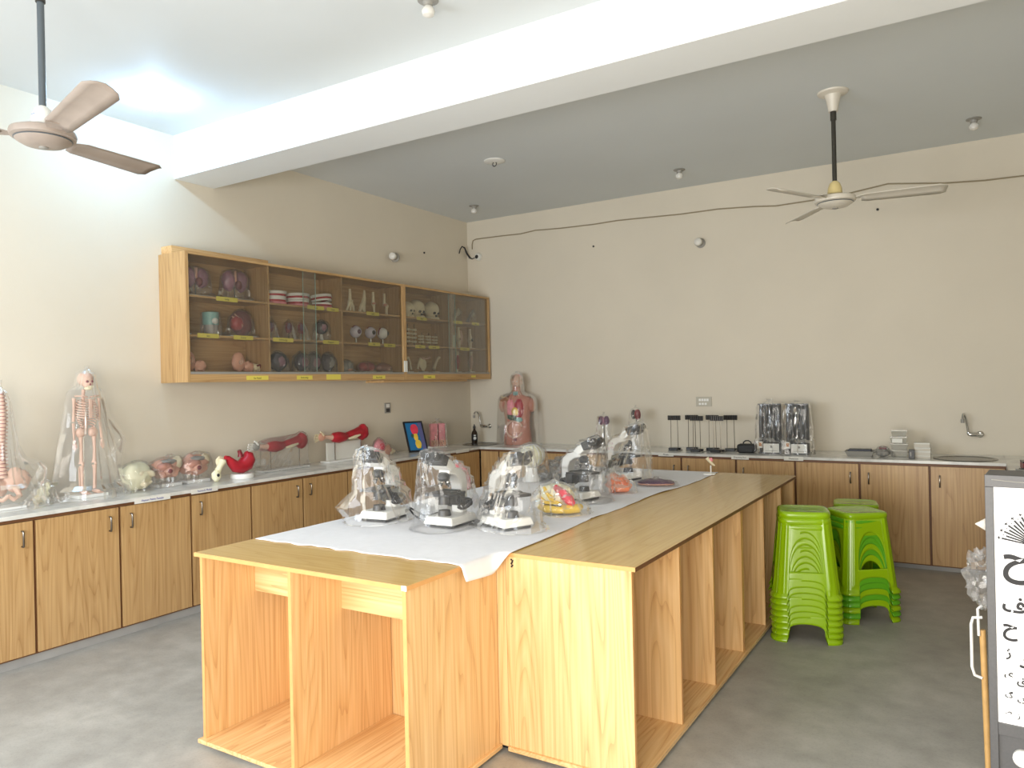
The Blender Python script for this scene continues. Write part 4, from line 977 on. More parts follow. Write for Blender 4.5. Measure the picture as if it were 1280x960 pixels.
# ---- leaning framed blue picture
t = thing('framed_picture', 'blue framed picture of coloured organs leaning against the wall on the left worktop', 'picture', (-5.03, 6.22, WT+0.0006), math.radians(62))
Rl = Matrix.Rotation(math.radians(-28), 4, 'X')
def lean_box(*a): return MB().box(*a, M=Rl)
L0 = 0.36
fr = MB()
fr.box(-0.11, 0.11, -0.004, 0.012, 0.006, 0.022, M=Rl).box(-0.11, 0.11, -0.004, 0.012, L0-0.016, L0, M=Rl).box(-0.11, -0.094, -0.004, 0.012, 0.022, L0-0.016, M=Rl).box(0.094, 0.11, -0.004, 0.012, 0.022, L0-0.016, M=Rl)
fr.build('frame', M['ink'], t, smooth=False)
lean_box(-0.0939, 0.0939, 0.0, 0.008, 0.0222, L0-0.0162).build('blue_panel', M['blue'], t, smooth=False)
lean_box(0.05, 0.0935, -0.0012, -0.0002, 0.0225, L0-0.0165).build('lavender_strip', M['lav'], t, smooth=False)
for (nm, cx_, cz_, rx, rz_, mt_) in (('pink_organ', 0.0, 0.265, 0.045, 0.06, 'hot'), ('yellow_bulb', 0.0, 0.175, 0.026, 0.045, 'yellow'), ('cream_bulb', 0.012, 0.09, 0.035, 0.05, 'yellow'), ('green_patch', -0.032, 0.19, 0.02, 0.022, 'green')):
    MB().ell((0, 0, 0), (rx, 0.004, rz_), 18, 10, 0.2, 2, 3).build(nm, M[mt_], t).matrix_basis = Rl @ Matrix.Translation((cx_, -0.004 if nm != 'green_patch' else -0.003, cz_))
MB().box(-0.02, 0.02, 0.02, 0.026, 0.02, 0.2, M=Matrix.Rotation(math.radians(-50), 4, 'X')).build('easel_leg', M['ink'], t, smooth=False)

# ---- pink skin block
t = thing('skin_model', 'pink skin-section block with a dark cleft in a clear bag, left of the corner sink', 'model', (-5.2, 6.76, WT+0.0006), math.radians(62))
base_plate(t, 0.2, 0.09, 0.012, 'white')
MB().box(-0.09, -0.004, -0.032, 0.032, 0.0125, 0.272).build('skin_block', M['pink'], t, bev=0.012)
MB().box(0.012, 0.09, -0.032, 0.032, 0.0125, 0.272).build('skin_block', M['pink'], t, bev=0.012)
MB().box(-0.004, 0.012, -0.02, 0.03, 0.0125, 0.26).build('cleft', M['dred'], t, smooth=False)
MB().box(-0.091, -0.0039, -0.034, -0.0322, 0.02, 0.085).box(0.0121, 0.091, -0.034, -0.0322, 0.02, 0.085).build('fat_layer', M['flesh'], t, smooth=False)
dm = MB()
for k, (a, b_) in enumerate(((-0.07, 0.07), (-0.05, 0.09), (-0.035, 0.06), (-0.06, 0.045), (0.03, 0.05), (0.06, 0.065), (0.045, 0.03))): dm.ell((a, -0.0345, b_), (0.006, 0.0025, 0.006), 8, 6)
dm.build('gland_spots', M['dred'], t)
bag(t, flare=0.03, margin=0.012, amp=0.014, seed=71, tuft=0.04, puddle=0.02, m=20)

# ---- bottle on the worktop behind the sink
t = thing('bottle', 'dark bottle with a pale round label standing behind the corner sink', 'bottle', (-5.13, 7.40, WT+0.0006), math.radians(40))
MB().lathe([(0.0, 0), (0.033, 0.0), (0.036, 0.006), (0.036, 0.115), (0.03, 0.135), (0.016, 0.155), (0.014, 0.175), (0, 0.175)], n=24).build('body', M['bottle'], t)
MB().lathe([(0.0364, 0.03), (0.0366, 0.031), (0.0366, 0.105), (0.0364, 0.106)], n=24).build('label_sleeve', M['ink'], t)
MB().ell((0, -0.0365, 0.06), (0.018, 0.002, 0.018), 16, 8).build('round_label', M['card'], t)
MB().box(-0.012, 0.012, -0.0385, -0.0368, 0.086, 0.1).build('label_strip', M['card'], t, smooth=False)
MB().lathe([(0.0, 0.1752), (0.017, 0.1752), (0.017, 0.2), (0.008, 0.205), (0.006, 0.225), (0, 0.226)], n=16).build('cap', M['black'], t)

# ---- torso model
def torso(loc, rz):
    t = thing('torso_model', 'tan torso model with open chest and organs, bagged, on the back worktop', 'torso', loc, rz, None, 0.95)
    n = 40; rings = [(0.0, .165, .10), (0.012, .172, .104), (0.1, .168, .105), (0.2, .155, .098), (0.3, .152, .096), (0.4, .168, .104), (0.48, .185, .105), (0.535, .19, .095), (0.57, .165, .082), (0.595, .11, .07), (0.615, .062, .06), (0.64, .053, .055), (0.68, .053, .056), (0.70, .056, .066)]
    vs = []
    for z, rx, ry in rings:
        for k in range(n):
            a = 2*PI*k/n; c, s = math.cos(a), math.sin(a); e = 0.8
            vs.append((rx*math.copysign(abs(c)**e, c), ry*math.copysign(abs(s)**e, s), z))
    b = MB(); fs = [(i*n+k, i*n+(k+1) % n, (i+1)*n+(k+1) % n, (i+1)*n+k) for i in range(len(rings)-1) for k in range(n)]
    fs += [tuple(reversed(range(n))), tuple(range((len(rings)-1)*n, len(rings)*n))]
    b.add(vs, fs)
    for s in (-1, 1): b.ell((s*0.185, 0, 0.475), (0.045, 0.07, 0.085), 16, 10)
    b.build('trunk', M['skin'], t, angle=80)
    h = MB().ell((0, 0.004, 0.765), (0.064, 0.08, 0.088), 22, 14).ell((0, -0.036, 0.725), (0.042, 0.045, 0.042), 16, 10).ell((0, -0.083, 0.745), (0.010, 0.014, 0.018), 10, 6)
    for s in (-1, 1): h.ell((s*0.066, 0.01, 0.755), (0.008, 0.018, 0.026), 10, 8)
    ho = h.build('head', M['pbone'], t, angle=80)
    f = MB()
    for s in (-1, 1): f.ell((s*0.024, -0.070, 0.765), (0.011, 0.006, 0.006), 10, 6)
    f.build('eyes', M['card'], ho); MB().ell((0, -0.079, 0.712), (0.019, 0.006, 0.006), 12, 6).build('mouth', M['dred'], ho)
    MB().ell((0, 0.02, 0.80), (0.058, 0.066, 0.058), 18, 12, 0.1, 3, 2).build('brain', M['pink'], ho)
    g = MB()
    for k in range(6): g.tube([(-0.03, -0.062, 0.60+0.008*k), (0, -0.072, 0.60+0.008*k), (0.03, -0.062, 0.60+0.008*k)], 0.0035, 6)
    g.build('windpipe', M['teal'], t)
    MB().ell((-0.055, -0.085, 0.45), (0.055, 0.036, 0.105), 18, 12, 0.1, 3, 1).build('lung', M['pink'], t)
    MB().ell((0.05, -0.09, 0.44), (0.062, 0.04, 0.115), 18, 12, 0.1, 3, 2).build('lung', M['red'], t)
    MB().ell((0.01, -0.115, 0.405), (0.046, 0.034, 0.052), 18, 12, 0.12, 3, 5).build('heart', M['yellow'], t)
    MB().ell((-0.03, -0.09, 0.325), (0.085, 0.036, 0.034), 20, 10, 0.2, 3, 3, Matrix.Rotation(0.3, 3, 'Y')).build('liver', M['green'], t)
    MB().ell((0.05, -0.098, 0.305), (0.045, 0.03, 0.03), 16, 10, 0.1, 3, 7).build('stomach', M['teal'], t)
    gut = MB().ell((-0.01, -0.08, 0.19), (0.085, 0.046, 0.085), 22, 14, 0.25, 6, 6)
    gut.build('small_intestine', M['flesh'], t)
    MB().tube(ring_pts((-0.01, -0.098, 0.19), 0.1, 0.1, 0.3, 5.9, 26, 'y'), [0.015+0.003*math.sin(k*2.2) for k in range(27)], 10).build('large_intestine', M['pbone'], t)
    MB().ell((0.0, -0.098, 0.065), (0.022, 0.02, 0.025), 14, 10).build('bladder', M['dred'], t)
    bag(t, flare=0.05, margin=0.006, amp=0.012, seed=81, tuft=0.02, puddle=0.02, m=36)
torso((-4.52, 7.40, WT+0.0006), math.radians(14))

# ---- two organ stands on the back worktop
def organ_stand(label, loc, h, kind, seed):
    t = thing('organ_model', label, 'model', loc, 0)
    MB().lathe([(0.0, 0), (0.065, 0), (0.065, 0.012), (0.058, 0.016), (0, 0.016)], n=28).build('base_plate', M['white'], t)
    MB().cyl((0, 0, 0.0165), (0, 0, h-0.06), 0.006, n=10).build('support_rod', M['steel'], t)
    if kind == 2:
        for s in (-1, 1): MB().ell((s*0.032, 0, h-0.035), (0.032, 0.028, 0.046), 18, 12, 0.15, 3, seed+s).build('kidney', M['purple'], t)
        MB().tube([(-0.02, -0.015, h-0.08), (0, -0.02, h-0.05), (0.0, -0.02, h)], 0.007, 8).tube([(0.02, -0.015, h-0.08), (0.008, -0.024, h-0.05), (0.008, -0.02, h)], 0.006, 8).build('vessels', M['mauve'], t)
    else:
        MB().ell((0.012, 0, h-0.045), (0.036, 0.032, 0.056), 18, 12, 0.12, 3, seed).build('organ', M['dred'], t)
        MB().ell((-0.03, 0, h-0.045), (0.026, 0.03, 0.048), 16, 12, 0.15, 3, seed+4).build('grey_half', M['dgrey'], t)
    bag(t, flare=0.14, margin=0.01, amp=0.012, seed=seed, tuft=0.03, puddle=0.02, m=22, n=44)
organ_stand('two dark purple lobes on a rod stand in a clear bag, behind the second-row microscope', (-3.37, 7.28, WT+0.0006), 0.325, 2, 91)
organ_stand('bagged dark red and grey organ on a taller rod stand, behind the furthest microscope', (-3.0, 7.28, WT+0.0006), 0.40, 1, 95)

# ---- black-topped rod stands
def rod_stand(loc, rz):
    t = thing('rod_stand', 'x', 'stand', loc, rz, 'black-topped rod stands on the back worktop')
    MB().box(-0.055, 0.055, -0.075, 0.075, 0, 0.006).build('base_plate', M['greyp'], t, smooth=False, bev=0.002)
    MB().box(-0.045, 0.045, -0.085, -0.045, 0.0062, 0.034).build('front_block', M['black'], t, smooth=False, bev=0.004)
    MB().box(-0.04, 0.04, 0.03, 0.07, 0.0062, 0.026).build('rear_block', M['black'], t, smooth=False, bev=0.004)
    for x in (-0.036, 0.036): MB().cyl((x, -0.02, 0.0062), (x*0.92, -0.02, 0.315), 0.003, n=8).build('rod', M['handle'], t)
    hb = MB().box(-0.055, 0.055, -0.026, -0.014, 0.314, 0.338)
    for k in range(6):
        x = -0.053+k*0.0212
        hb.lathe([(0.0, -0.006), (0.0125, -0.004), (0.0125, 0.04), (0, 0.043)], c=(x, -0.02, 0.31), n=8)
    hb.build('ridged_head', M['black'], t, smooth=False)
    return t
RX = [-2.56, -2.415, -2.31, -2.205, -2.11, -2.03]
RL = ['leftmost black-topped rod stand, standing apart from the others', 'second black-topped rod stand from the left', 'third black-topped rod stand from the left', 'fourth black-topped rod stand from the left',
      'fifth black-topped rod stand from the left', 'black-topped rod stand next to the black carry bag']
for k, x in enumerate(RX):
    if k == 0: r0 = rod_stand((x, 7.2, WT+0.0006), 0.05); r0['label'] = RL[0]
    else: dup(r0, (x, 7.2+(0.1 if k % 2 else -0.07), WT+0.0006), 0.06*((k*3) % 4-1.5), RL[k])

# ---- black carry bag
t = thing('carry_bag', 'small black carry bag with a loop handle on the back worktop', 'bag', (-1.86, 7.22, WT+0.0006), 0.08)
b = MB(); vs = []
b.box(-0.085, 0.085, -0.06, 0.06, 0, 0.082).build('body', M['rubber'], t, bev=0.02)
MB().box(-0.08, 0.08, -0.0615, 0.0615, 0.06, 0.064).build('zip', M['black'], t, smooth=False)
MB().tube([(-0.035, -0.0, 0.080), (-0.03, 0, 0.098), (-0.01, 0, 0.112), (0.015, 0, 0.113), (0.036, 0, 0.1), (0.042, 0, 0.080)], 0.006, 8).build('handle', M['rubber'], t)
MB().box(-0.06, 0.06, -0.0675, -0.0602, 0.01, 0.05).build('pocket', M['rubber'], t, bev=0.003)

# ---- two pleated black cases under one clear wrap
def pleated(label, loc, seed):
    t = thing('pleated_case', label, 'case', loc, 0.02, 'pleated black cases', 1.08)
    MB().box(-0.09, 0.09, 0.03, 0.04, 0, 0.43).build('back_board', M['black'], t, smooth=False)
    MB().box(-0.092, 0.092, -0.06, 0.0298, 0, 0.012).build('base_board', M['black'], t, smooth=False)
    MB().box(-0.092, 0.092, -0.03, 0.0298, 0.418, 0.43).build('top_strip', M['black'], t, smooth=False)
    for k in range(5):
        x = -0.07+0.035*k
        MB().tube([(x, 0.0, 0.0125), (x+0.003*math.sin(k), -0.012, 0.14), (x-0.003, -0.006, 0.28), (x, 0.004, 0.417)], [0.017, 0.0175, 0.017, 0.015], 10).build('fold', M['dgrey'], t)
    MB().box(-0.044, 0.086, -0.064, -0.0605, 0.012, 0.088).build('white_card', M['card'], t, smooth=False)
    mk = MB().box(-0.03, 0.07, -0.0652, -0.0642, 0.026, 0.029); mk.ell((0.02, -0.0644, 0.062), (0.011, 0.0012, 0.011), 12, 6)
    mk.build('print', M['greyp'], t, smooth=False)
    MB().box(-0.09, -0.05, -0.062, -0.0605, 0.05, 0.105).build('picture_card', M['card'], t, smooth=False)
    MB().box(-0.082, -0.058, -0.0634, -0.0622, 0.064, 0.094).build('orange_picture', mat('orange_print', (176, 116, 62), 0.6, var=0.4, vs=120), t, smooth=False)
    bag(t, flare=0.07, margin=0.008, amp=0.02, seed=seed, tuft=0.03 if seed == 101 else 0.012, puddle=0.01, m=26)
    return t
pleated('pleated black case with a white card in clear wrap, left of the pair', (-1.645, 7.22, WT+0.0006), 101)
pleated('pleated black case with a white card in clear wrap, right of the pair', (-1.40, 7.22, WT+0.0006), 103)

# ---- tray, wrapped bundle, tubs, boxes
t = thing('tray', 'shallow grey tray with a dark lining on the back worktop behind the stools', 'tray', (-0.88, 7.24, WT+0.0006), 0.03)
b = MB(); vs = [(sx*w_, sy*d_, z) for (w_, d_, z) in ((0.095, 0.07, 0), (0.115, 0.088, 0.042), (0.121, 0.094, 0.044), (0.113, 0.086, 0.046), (0.093, 0.068, 0.01)) for sx, sy in ((-1,-1),(1,-1),(1,1),(-1,1))]
b.add(vs, [(3,2,1,0)] + [(4*i+k, 4*i+(k+1) % 4, 4*i+4+(k+1) % 4, 4*i+4+k) for i in range(4) for k in range(4)] + [(16,17,18,19)]).build('pan', M['greyp'], t, smooth=False)
MB().box(-0.092, 0.092, -0.066, 0.066, 0.0105, 0.058).build('dark_lining', mat('dark_blue_lining', (44, 50, 66), 0.5), t, smooth=False, bev=0.004)
t = thing('wrapped_bundle', 'crumpled clear-wrapped bundle with a dark red top between the tray and the clear tubs', 'bundle', (-0.695, 7.2, WT+0.0006), 0)
MB().ell((0, 0, 0.035), (0.055, 0.05, 0.034), 18, 10, 0.3, 3, 3).build('contents', M['greyp'], t)
MB().box(-0.03, 0.03, -0.02, 0.02, 0.066, 0.08).build('red_strip', M['dred'], t, smooth=False, bev=0.003)
bag(t, flare=0.15, margin=0.01, amp=0.02, seed=111, tuft=0.0, puddle=0.02, m=14)
tb = ['bottom clear plastic tub of the stack on the back worktop', 'second clear plastic tub from the bottom of the stack', 'third clear plastic tub from the bottom of the stack', 'top clear plastic tub of the stack']
for k in range(4):
    t = thing('clear_tub', tb[k], 'tub', (-0.575+0.004*(k % 2), 7.27, WT+0.0006+k*0.058), 0.02*k, 'stacked clear tubs')
    s_ = 1.0-0.04*k
    b = MB(); vs = [(sx*w_*s_, sy*d_*s_, z) for (w_, d_, z) in ((0.062, 0.05, 0), (0.07, 0.058, 0.047), (0.066, 0.054, 0.047), (0.058, 0.046, 0.003)) for sx, sy in ((-1,-1),(1,-1),(1,1),(-1,1))]
    b.add(vs, [(3,2,1,0)] + [(4*i+j, 4*i+(j+1) % 4, 4*i+4+(j+1) % 4, 4*i+4+j) for i in range(3) for j in range(4)] + [(12,13,14,15)]).build('tub', M['cleartub'], t, smooth=False)
    MB().box(-0.074*s_, 0.074*s_, -0.061*s_, 0.061*s_, 0.0472, 0.0575).build('lid', M['cleartub'], t, smooth=False, bev=0.003)
    if k == 2: MB().box(-0.05, 0.03, -0.0595, -0.0585, 0.006, 0.042).build('paper_label', M['card'], t, smooth=False)
t = thing('black_box', 'small upright black box in front of the white boxes', 'box', (-0.468, 7.12, WT+0.0006), 0)
MB().box(-0.022, 0.022, -0.02, 0.02, 0, 0.075).build('carton', M['black'], t, smooth=False, bev=0.002)
MB().box(-0.012, -0.002, -0.0212, -0.0202, 0.02, 0.055).build('pale_print', M['greyp'], t, smooth=False)
wb = ['bottom white carton of the stack beside the right-hand sink', 'second white carton from the bottom of the stack', 'third white carton from the bottom of the stack', 'top white carton of the stack beside the right-hand sink']
for k in range(4):
    z0 = WT+0.0006+[0, 0.024, 0.061, 0.091][k]; h = [0.0235, 0.0365, 0.0295, 0.038][k]
    t = thing('white_carton', wb[k], 'box', (-0.39-0.004*(k == 3), 7.2, z0), 0.01*(k-1), 'stacked white cartons')
    MB().box(-0.058, 0.058, -0.045, 0.045, 0, h*0.72).build('carton', M['box'], t, smooth=False, bev=0.001)
    MB().box(-0.0592, 0.0592, -0.0462, 0.0462, h*0.725, h-0.0003).build('lid', M['card'], t, smooth=False, bev=0.001)
t = thing('red_case', 'small dark red case on the right-hand worktop, above the eye chart', 'case', (0.335, 6.62, WT+0.0006), 0.1)
MB().box(-0.06, 0.06, -0.07, 0.07, 0, 0.045).build('case_body', M['dred'], t, smooth=False, bev=0.004)
MB().box(-0.061, 0.061, -0.071, 0.071, 0.0455, 0.058).build('lid', M['navy'], t, smooth=False, bev=0.003)
t = thing('grey_tool', 'flat grey gadget lying in front of the dark red case', 'tool', (0.285, 6.45, WT+0.0006), 0.2)
MB().box(-0.05, 0.05, -0.025, 0.025, 0, 0.014).build('body', M['greyp'], t, smooth=False, bev=0.003)
MB().box(-0.03, 0.03, -0.015, 0.015, 0.0142, 0.02).build('pad', M['dgrey'], t, smooth=False, bev=0.002)

# ================================================================ MODELS ON THE ISLAND
t = thing('face_model', 'yellow and red anatomical model in a clear bag beside the side-on front microscope', 'model', (-1.985, 3.66, TZ), math.radians(25), scale=1.22)
MB().ell((-0.01, 0, 0.066), (0.088, 0.06, 0.066), 26, 16, 0.14, 2, 3).build('core', M['cream'], t)
MB().tube([(-0.085, -0.02, 0.03), (-0.05, -0.055, 0.026), (0.0, -0.068, 0.026), (0.05, -0.055, 0.024), (0.09, -0.02, 0.022), (0.1, 0.02, 0.022)], [0.012, 0.017, 0.019, 0.02, 0.021, 0.015], 14).build('yellow_rim', M['yellow'], t)
MB().tube([(-0.01, -0.03, 0.122), (0.02, -0.046, 0.098), (0.05, -0.05, 0.068), (0.072, -0.042, 0.044)], [0.012, 0.021, 0.024, 0.014], 14).build('red_muscle', M['hot'], t)
MB().tube([(-0.05, -0.04, 0.1), (-0.03, -0.062, 0.07), (0.01, -0.075, 0.055)], 0.006, 8).tube([(-0.085, -0.03, 0.08), (-0.05, -0.06, 0.055), (0.02, -0.074, 0.047)], 0.008, 8).tube([(-0.06, -0.03, 0.118), (-0.04, -0.055, 0.09), (-0.01, -0.066, 0.07)], 0.008, 8).build('yellow_strands', M['yellow'], t)
MB().tube([(-0.065, -0.055, 0.05), (0.02, -0.088, 0.042)], 0.003, 6).build('dark_line', M['ink'], t)
bag(t, flare=0.2, margin=0.01, amp=0.014, seed=121, tuft=0.03, puddle=0.03, m=20)
t = thing('organ_model', 'orange-pink lumpy organ in a clear bag between the second-row and furthest microscopes', 'model', (-1.99, 4.50, TZ), 0.4)
MB().ell((0.0, 0, 0.05), (0.075, 0.05, 0.05), 22, 14, 0.4, 3, 5).build('organ', M['orange'], t)
MB().tube([(-0.06, -0.035, 0.04), (0.0, -0.06, 0.028), (0.055, -0.04, 0.03), (0.075, 0.0, 0.045)], [0.014, 0.02, 0.022, 0.016], 12).build('fold', M['orange'], t)
MB().ell((-0.035, 0.01, 0.095), (0.045, 0.035, 0.03), 16, 10, 0.3, 3, 8).build('upper_lobe', M['flesh'], t)
bag(t, flare=0.2, margin=0.01, amp=0.014, seed=125, tuft=0.02, puddle=0.02, m=18)
t = thing('slab_model', 'flat oval brown-purple organ slab in thin film near the sheet edge', 'model', (-1.885, 4.90, TZ), math.radians(20))
MB().ell((0, 0, 0.021), (0.125, 0.075, 0.02), 30, 10, 0.08, 3, 2).build('slab', M['purple'], t)
MB().lathe([(0.104, 0.006), (0.112, 0.010), (0.104, 0.016)], n=36, M=Matrix.Diagonal((1.14, 0.7, 1))).build('pale_rim', M['flesh'], t)
bag(t, flare=0.1, margin=0.012, amp=0.014, seed=127, tuft=0.0, puddle=0.03, m=12)
t = thing('organ_model', 'pink-red heart-like model with a blue vessel in a clear bag behind the middle microscope', 'model', (-2.74, 3.80, TZ), 0.2)
base_plate(t, 0.1, 0.08, 0.012, 'white')
MB().cyl((0, 0, 0.0125), (0, 0, 0.1), 0.006, n=8).build('support_rod', M['steel'], t)
MB().tube([(0.035, 0, 0.07), (0.02, 0, 0.12), (-0.005, 0, 0.17), (-0.03, 0, 0.205), (-0.045, 0, 0.225)], [0.03, 0.04, 0.046, 0.04, 0.02], 16).build('heart', M['pink'], t)
MB().ell((-0.02, -0.035, 0.2), (0.03, 0.02, 0.028), 14, 10, 0.2, 3, 4).build('red_chamber', M['hot'], t)
MB().tube([(-0.025, -0.04, 0.175), (0.0, -0.046, 0.15), (0.016, -0.044, 0.12)], [0.008, 0.012, 0.008], 8).build('blue_vessel', mat('slate_blue_vessel', (70, 84, 130), 0.4), t)
bag(t, flare=0.08, margin=0.01, amp=0.012, seed=131, tuft=0.02, puddle=0.02, m=20)
t = thing('wrapped_ball', 'white cloth-wrapped ball on a stand behind the side-on front microscope', 'model', (-2.80, 4.77, TZ), 0)
MB().lathe([(0.0, 0), (0.07, 0), (0.068, 0.02), (0.045, 0.05), (0.042, 0.1), (0, 0.1)], n=24).build('stand', M['white'], t)
MB().ell((0, 0, 0.185), (0.098, 0.095, 0.082), 28, 18, 0.1, 4, 2).build('ball', M['cream'], t)
rg = MB()
for k in range(7): rg.tube([(0.098*math.sin(a)*math.cos(k*0.45), 0.096*math.sin(a)*math.sin(k*0.45), 0.185+0.084*math.cos(a)) for a in [i*2*PI/24 for i in range(25)]], 0.0035, 5)
rg.build('wrinkles', M['cloth'], t)
bag(t, flare=0.06, margin=0.01, amp=0.016, seed=135, tuft=0.0, puddle=0.02, m=20)
t = thing('bone_model', 'small pale model in a peaked clear bag left of the wrapped white ball', 'model', (-2.93, 4.52, TZ), 0)
base_plate(t, 0.1, 0.08, 0.012, 'white')
MB().tube([(0, 0, 0.0125), (0.005, 0, 0.06), (-0.01, 0, 0.1), (0.0, 0, 0.15)], [0.02, 0.013, 0.018, 0.012], 10).build('bone', M['bone'], t)
bag(t, flare=0.25, margin=0.01, amp=0.014, seed=139, tuft=0.03, puddle=0.03, m=18)
t = thing('film_heap', 'heap of crumpled clear plastic film on the sheet right of the wrapped ball', 'film', (-2.66, 5.02, TZ), 0.3)
for k, (x, y, r_) in enumerate(((0, 0, 0.12), (0.11, 0.03, 0.09), (-0.1, -0.03, 0.085))):
    MB().ell((x, y, r_*0.62+0.004), (r_*1.2, r_, r_*0.6), 36, 20, 0.5, 5, 7+k).build('film_fold', M['bagd'], t, angle=18)
t = thing('eye_stand', 'small white stand with a pink tipped blade at the far edge of the sheet', 'model', (-1.735, 5.63, TZ-0.004), math.radians(10))
base_plate(t, 0.085, 0.06, 0.01, 'white')
MB().cyl((0.01, 0, 0.0105), (0.01, 0, 0.07), 0.005, n=8).build('peg', M['white'], t)
MB().tube([(-0.018, 0, 0.128), (0.0, 0, 0.105), (0.022, 0, 0.082), (0.04, 0, 0.068)], [0.014, 0.012, 0.01, 0.005], 10).build('blade', M['bone'], t)
MB().ell((0.012, 0, 0.112), (0.015, 0.01, 0.017), 12, 8).build('pink_tip', M['pink'], t)
for (lb, x, y, rz) in (('small white box in clear film between the two leftmost microscopes', -2.60, 3.42, 0.2), ('small white box in clear film right behind the middle microscope', -2.22, 3.44, -0.3)):
    t = thing('small_box', lb, 'box', (x, y, TZ), rz)
    MB().box(-0.04, 0.04, -0.03, 0.03, 0, 0.075).build('carton', M['card'], t, smooth=False, bev=0.002)
    MB().box(-0.0412, 0.0412, -0.0312, 0.0312, 0.0755, 0.088).build('lid', M['white'], t, smooth=False, bev=0.002)
    bag(t, flare=0.2, margin=0.01, amp=0.012, seed=143+x*10, tuft=0.0, puddle=0.02, m=12, n=40)

# ================================================================ MODELS IN THE WALL CABINETS
S3, S2_, S1_ = 2.3286, 2.0286, 1.7456
IX = -5.165
def item(name, label, y, z, cat='model', group=None, x=IX): return thing(name, label, cat, (x, y, z), PI/2, group)
def lungs(label, y, s_, seed):
    t = item('lung_model', label, y, S3, group='lung models'); t.scale = (s_,)*3
    base_plate(t, 0.25, 0.13, 0.016, 'card')
    MB().cyl((0, 0, 0.0165), (0, 0, 0.12), 0.005, n=8).build('peg', M['steel'], t)
    for s in (-1, 1): MB().ell((s*0.062, 0, 0.165), (0.055, 0.05, 0.085), 20, 14, 0.15, 2.5, seed+s).build('lung', M['mauve'], t)
    MB().tube([(0, -0.01, 0.16), (0, -0.012, 0.215), (0, -0.01, 0.25)], [0.013, 0.012, 0.014], 10).build('windpipe', M['flesh'], t)
    MB().ell((0.012, -0.035, 0.13), (0.032, 0.026, 0.04), 14, 10, 0.1, 3, 4).build('heart', M['dred'], t)
    bag(t, flare=0.1, margin=0.01, amp=0.012, seed=seed, tuft=0.0, puddle=0.0, m=14, n=40)
lungs('bagged mauve lungs on a white base in the top left corner of the long cabinet', 3.675, 0.92, 3)
lungs('larger bagged mauve lungs on a white base, second on the top left shelf', 4.04, 0.98, 7)
t = item('tissue_model', 'small clear-bagged pale model at the far left of the middle shelf', 3.565, S2_)
base_plate(t, 0.08, 0.08, 0.014, 'card'); MB().tube([(0, 0, 0.0145), (0.0, 0, 0.08), (0.01, 0, 0.14)], [0.022, 0.03, 0.012], 12).build('organ', M['teal'], t)
t = item('skin_model', 'pale teal and pink cylinder model in a bag on the middle left shelf', 3.805, S2_)
MB().cyl((0, 0, 0.0005), (0, 0, 0.09), 0.05, 0.052, 24).build('lower_half', mat('pale_pinkish_grey', (176, 170, 168), 0.45, var=0.1, vs=16), t)
MB().cyl((0, 0, 0.0905), (0, 0, 0.19), 0.06, 0.062, 24).build('upper_half', M['teal'], t)
MB().ell((0, -0.05, 0.12), (0.03, 0.018, 0.03), 14, 10).build('white_patch', M['white'], t)
bag(t, flare=0.02, margin=0.01, amp=0.012, seed=151, tuft=0.0, puddle=0.0, m=12, n=40)
t = item('kidney_model', 'large dark red half-round organ in a bag on a white base, middle left shelf', 4.075, S2_)
base_plate(t, 0.26, 0.12, 0.014, 'card')
MB().ell((0.02, 0, 0.12), (0.105, 0.055, 0.105), 24, 16, 0.1, 2, 5).build('organ', M['dred'], t)
MB().ell((-0.045, -0.035, 0.115), (0.055, 0.04, 0.06), 18, 12, 0.15, 3, 8).build('cut_face', M['red'], t)
MB().tube([(-0.09, -0.03, 0.17), (-0.05, -0.065, 0.13), (-0.02, -0.07, 0.09)], 0.006, 8).tube([(-0.075, -0.04, 0.19), (-0.03, -0.065, 0.14)], 0.005, 8).build('vessels', M['flesh'], t)
bag(t, flare=0.06, margin=0.01, amp=0.014, seed=153, tuft=0.0, puddle=0.0, m=14, n=44)
def ear(label, y, big, seed):
    t = item('ear_model', label, y, S1_, group='ear models in the cabinet')
    MB().ell((-0.04, 0, 0.082), (0.062, 0.03, 0.08), 22, 14, 0.1, 2, seed).build('outer_ear', M['flesh'], t)
    MB().tube([(-0.04+0.011*a*math.cos(a*1.7)*0.5, -0.03, 0.085+0.012*a*math.sin(a*1.7)*0.55) for a in [k*0.3 for k in range(16)]], 0.007, 8).build('ear_fold', M['pbone'], t)
    MB().ell((0.06, 0, 0.045), (0.055, 0.035, 0.043), 16, 10, 0.4, 3, seed+2).build('ear_canal', M['flesh'], t)
    if big:
        MB().ell((0.13, -0.005, 0.035), (0.045, 0.03, 0.034), 14, 8, 0.4, 3, seed+5).build('inner_ear', M['bone'], t)
        MB().tube([(0.12, -0.03, 0.05), (0.155, -0.03, 0.06), (0.17, -0.02, 0.035)], 0.008, 8).build('red_vessel', M['dred'], t)
ear('partly hidden ear model at the far left of the bottom shelf', 3.635, False, 3)
ear('flesh-pink ear cross-section with inner parts on the bottom left shelf', 4.10, True, 6)
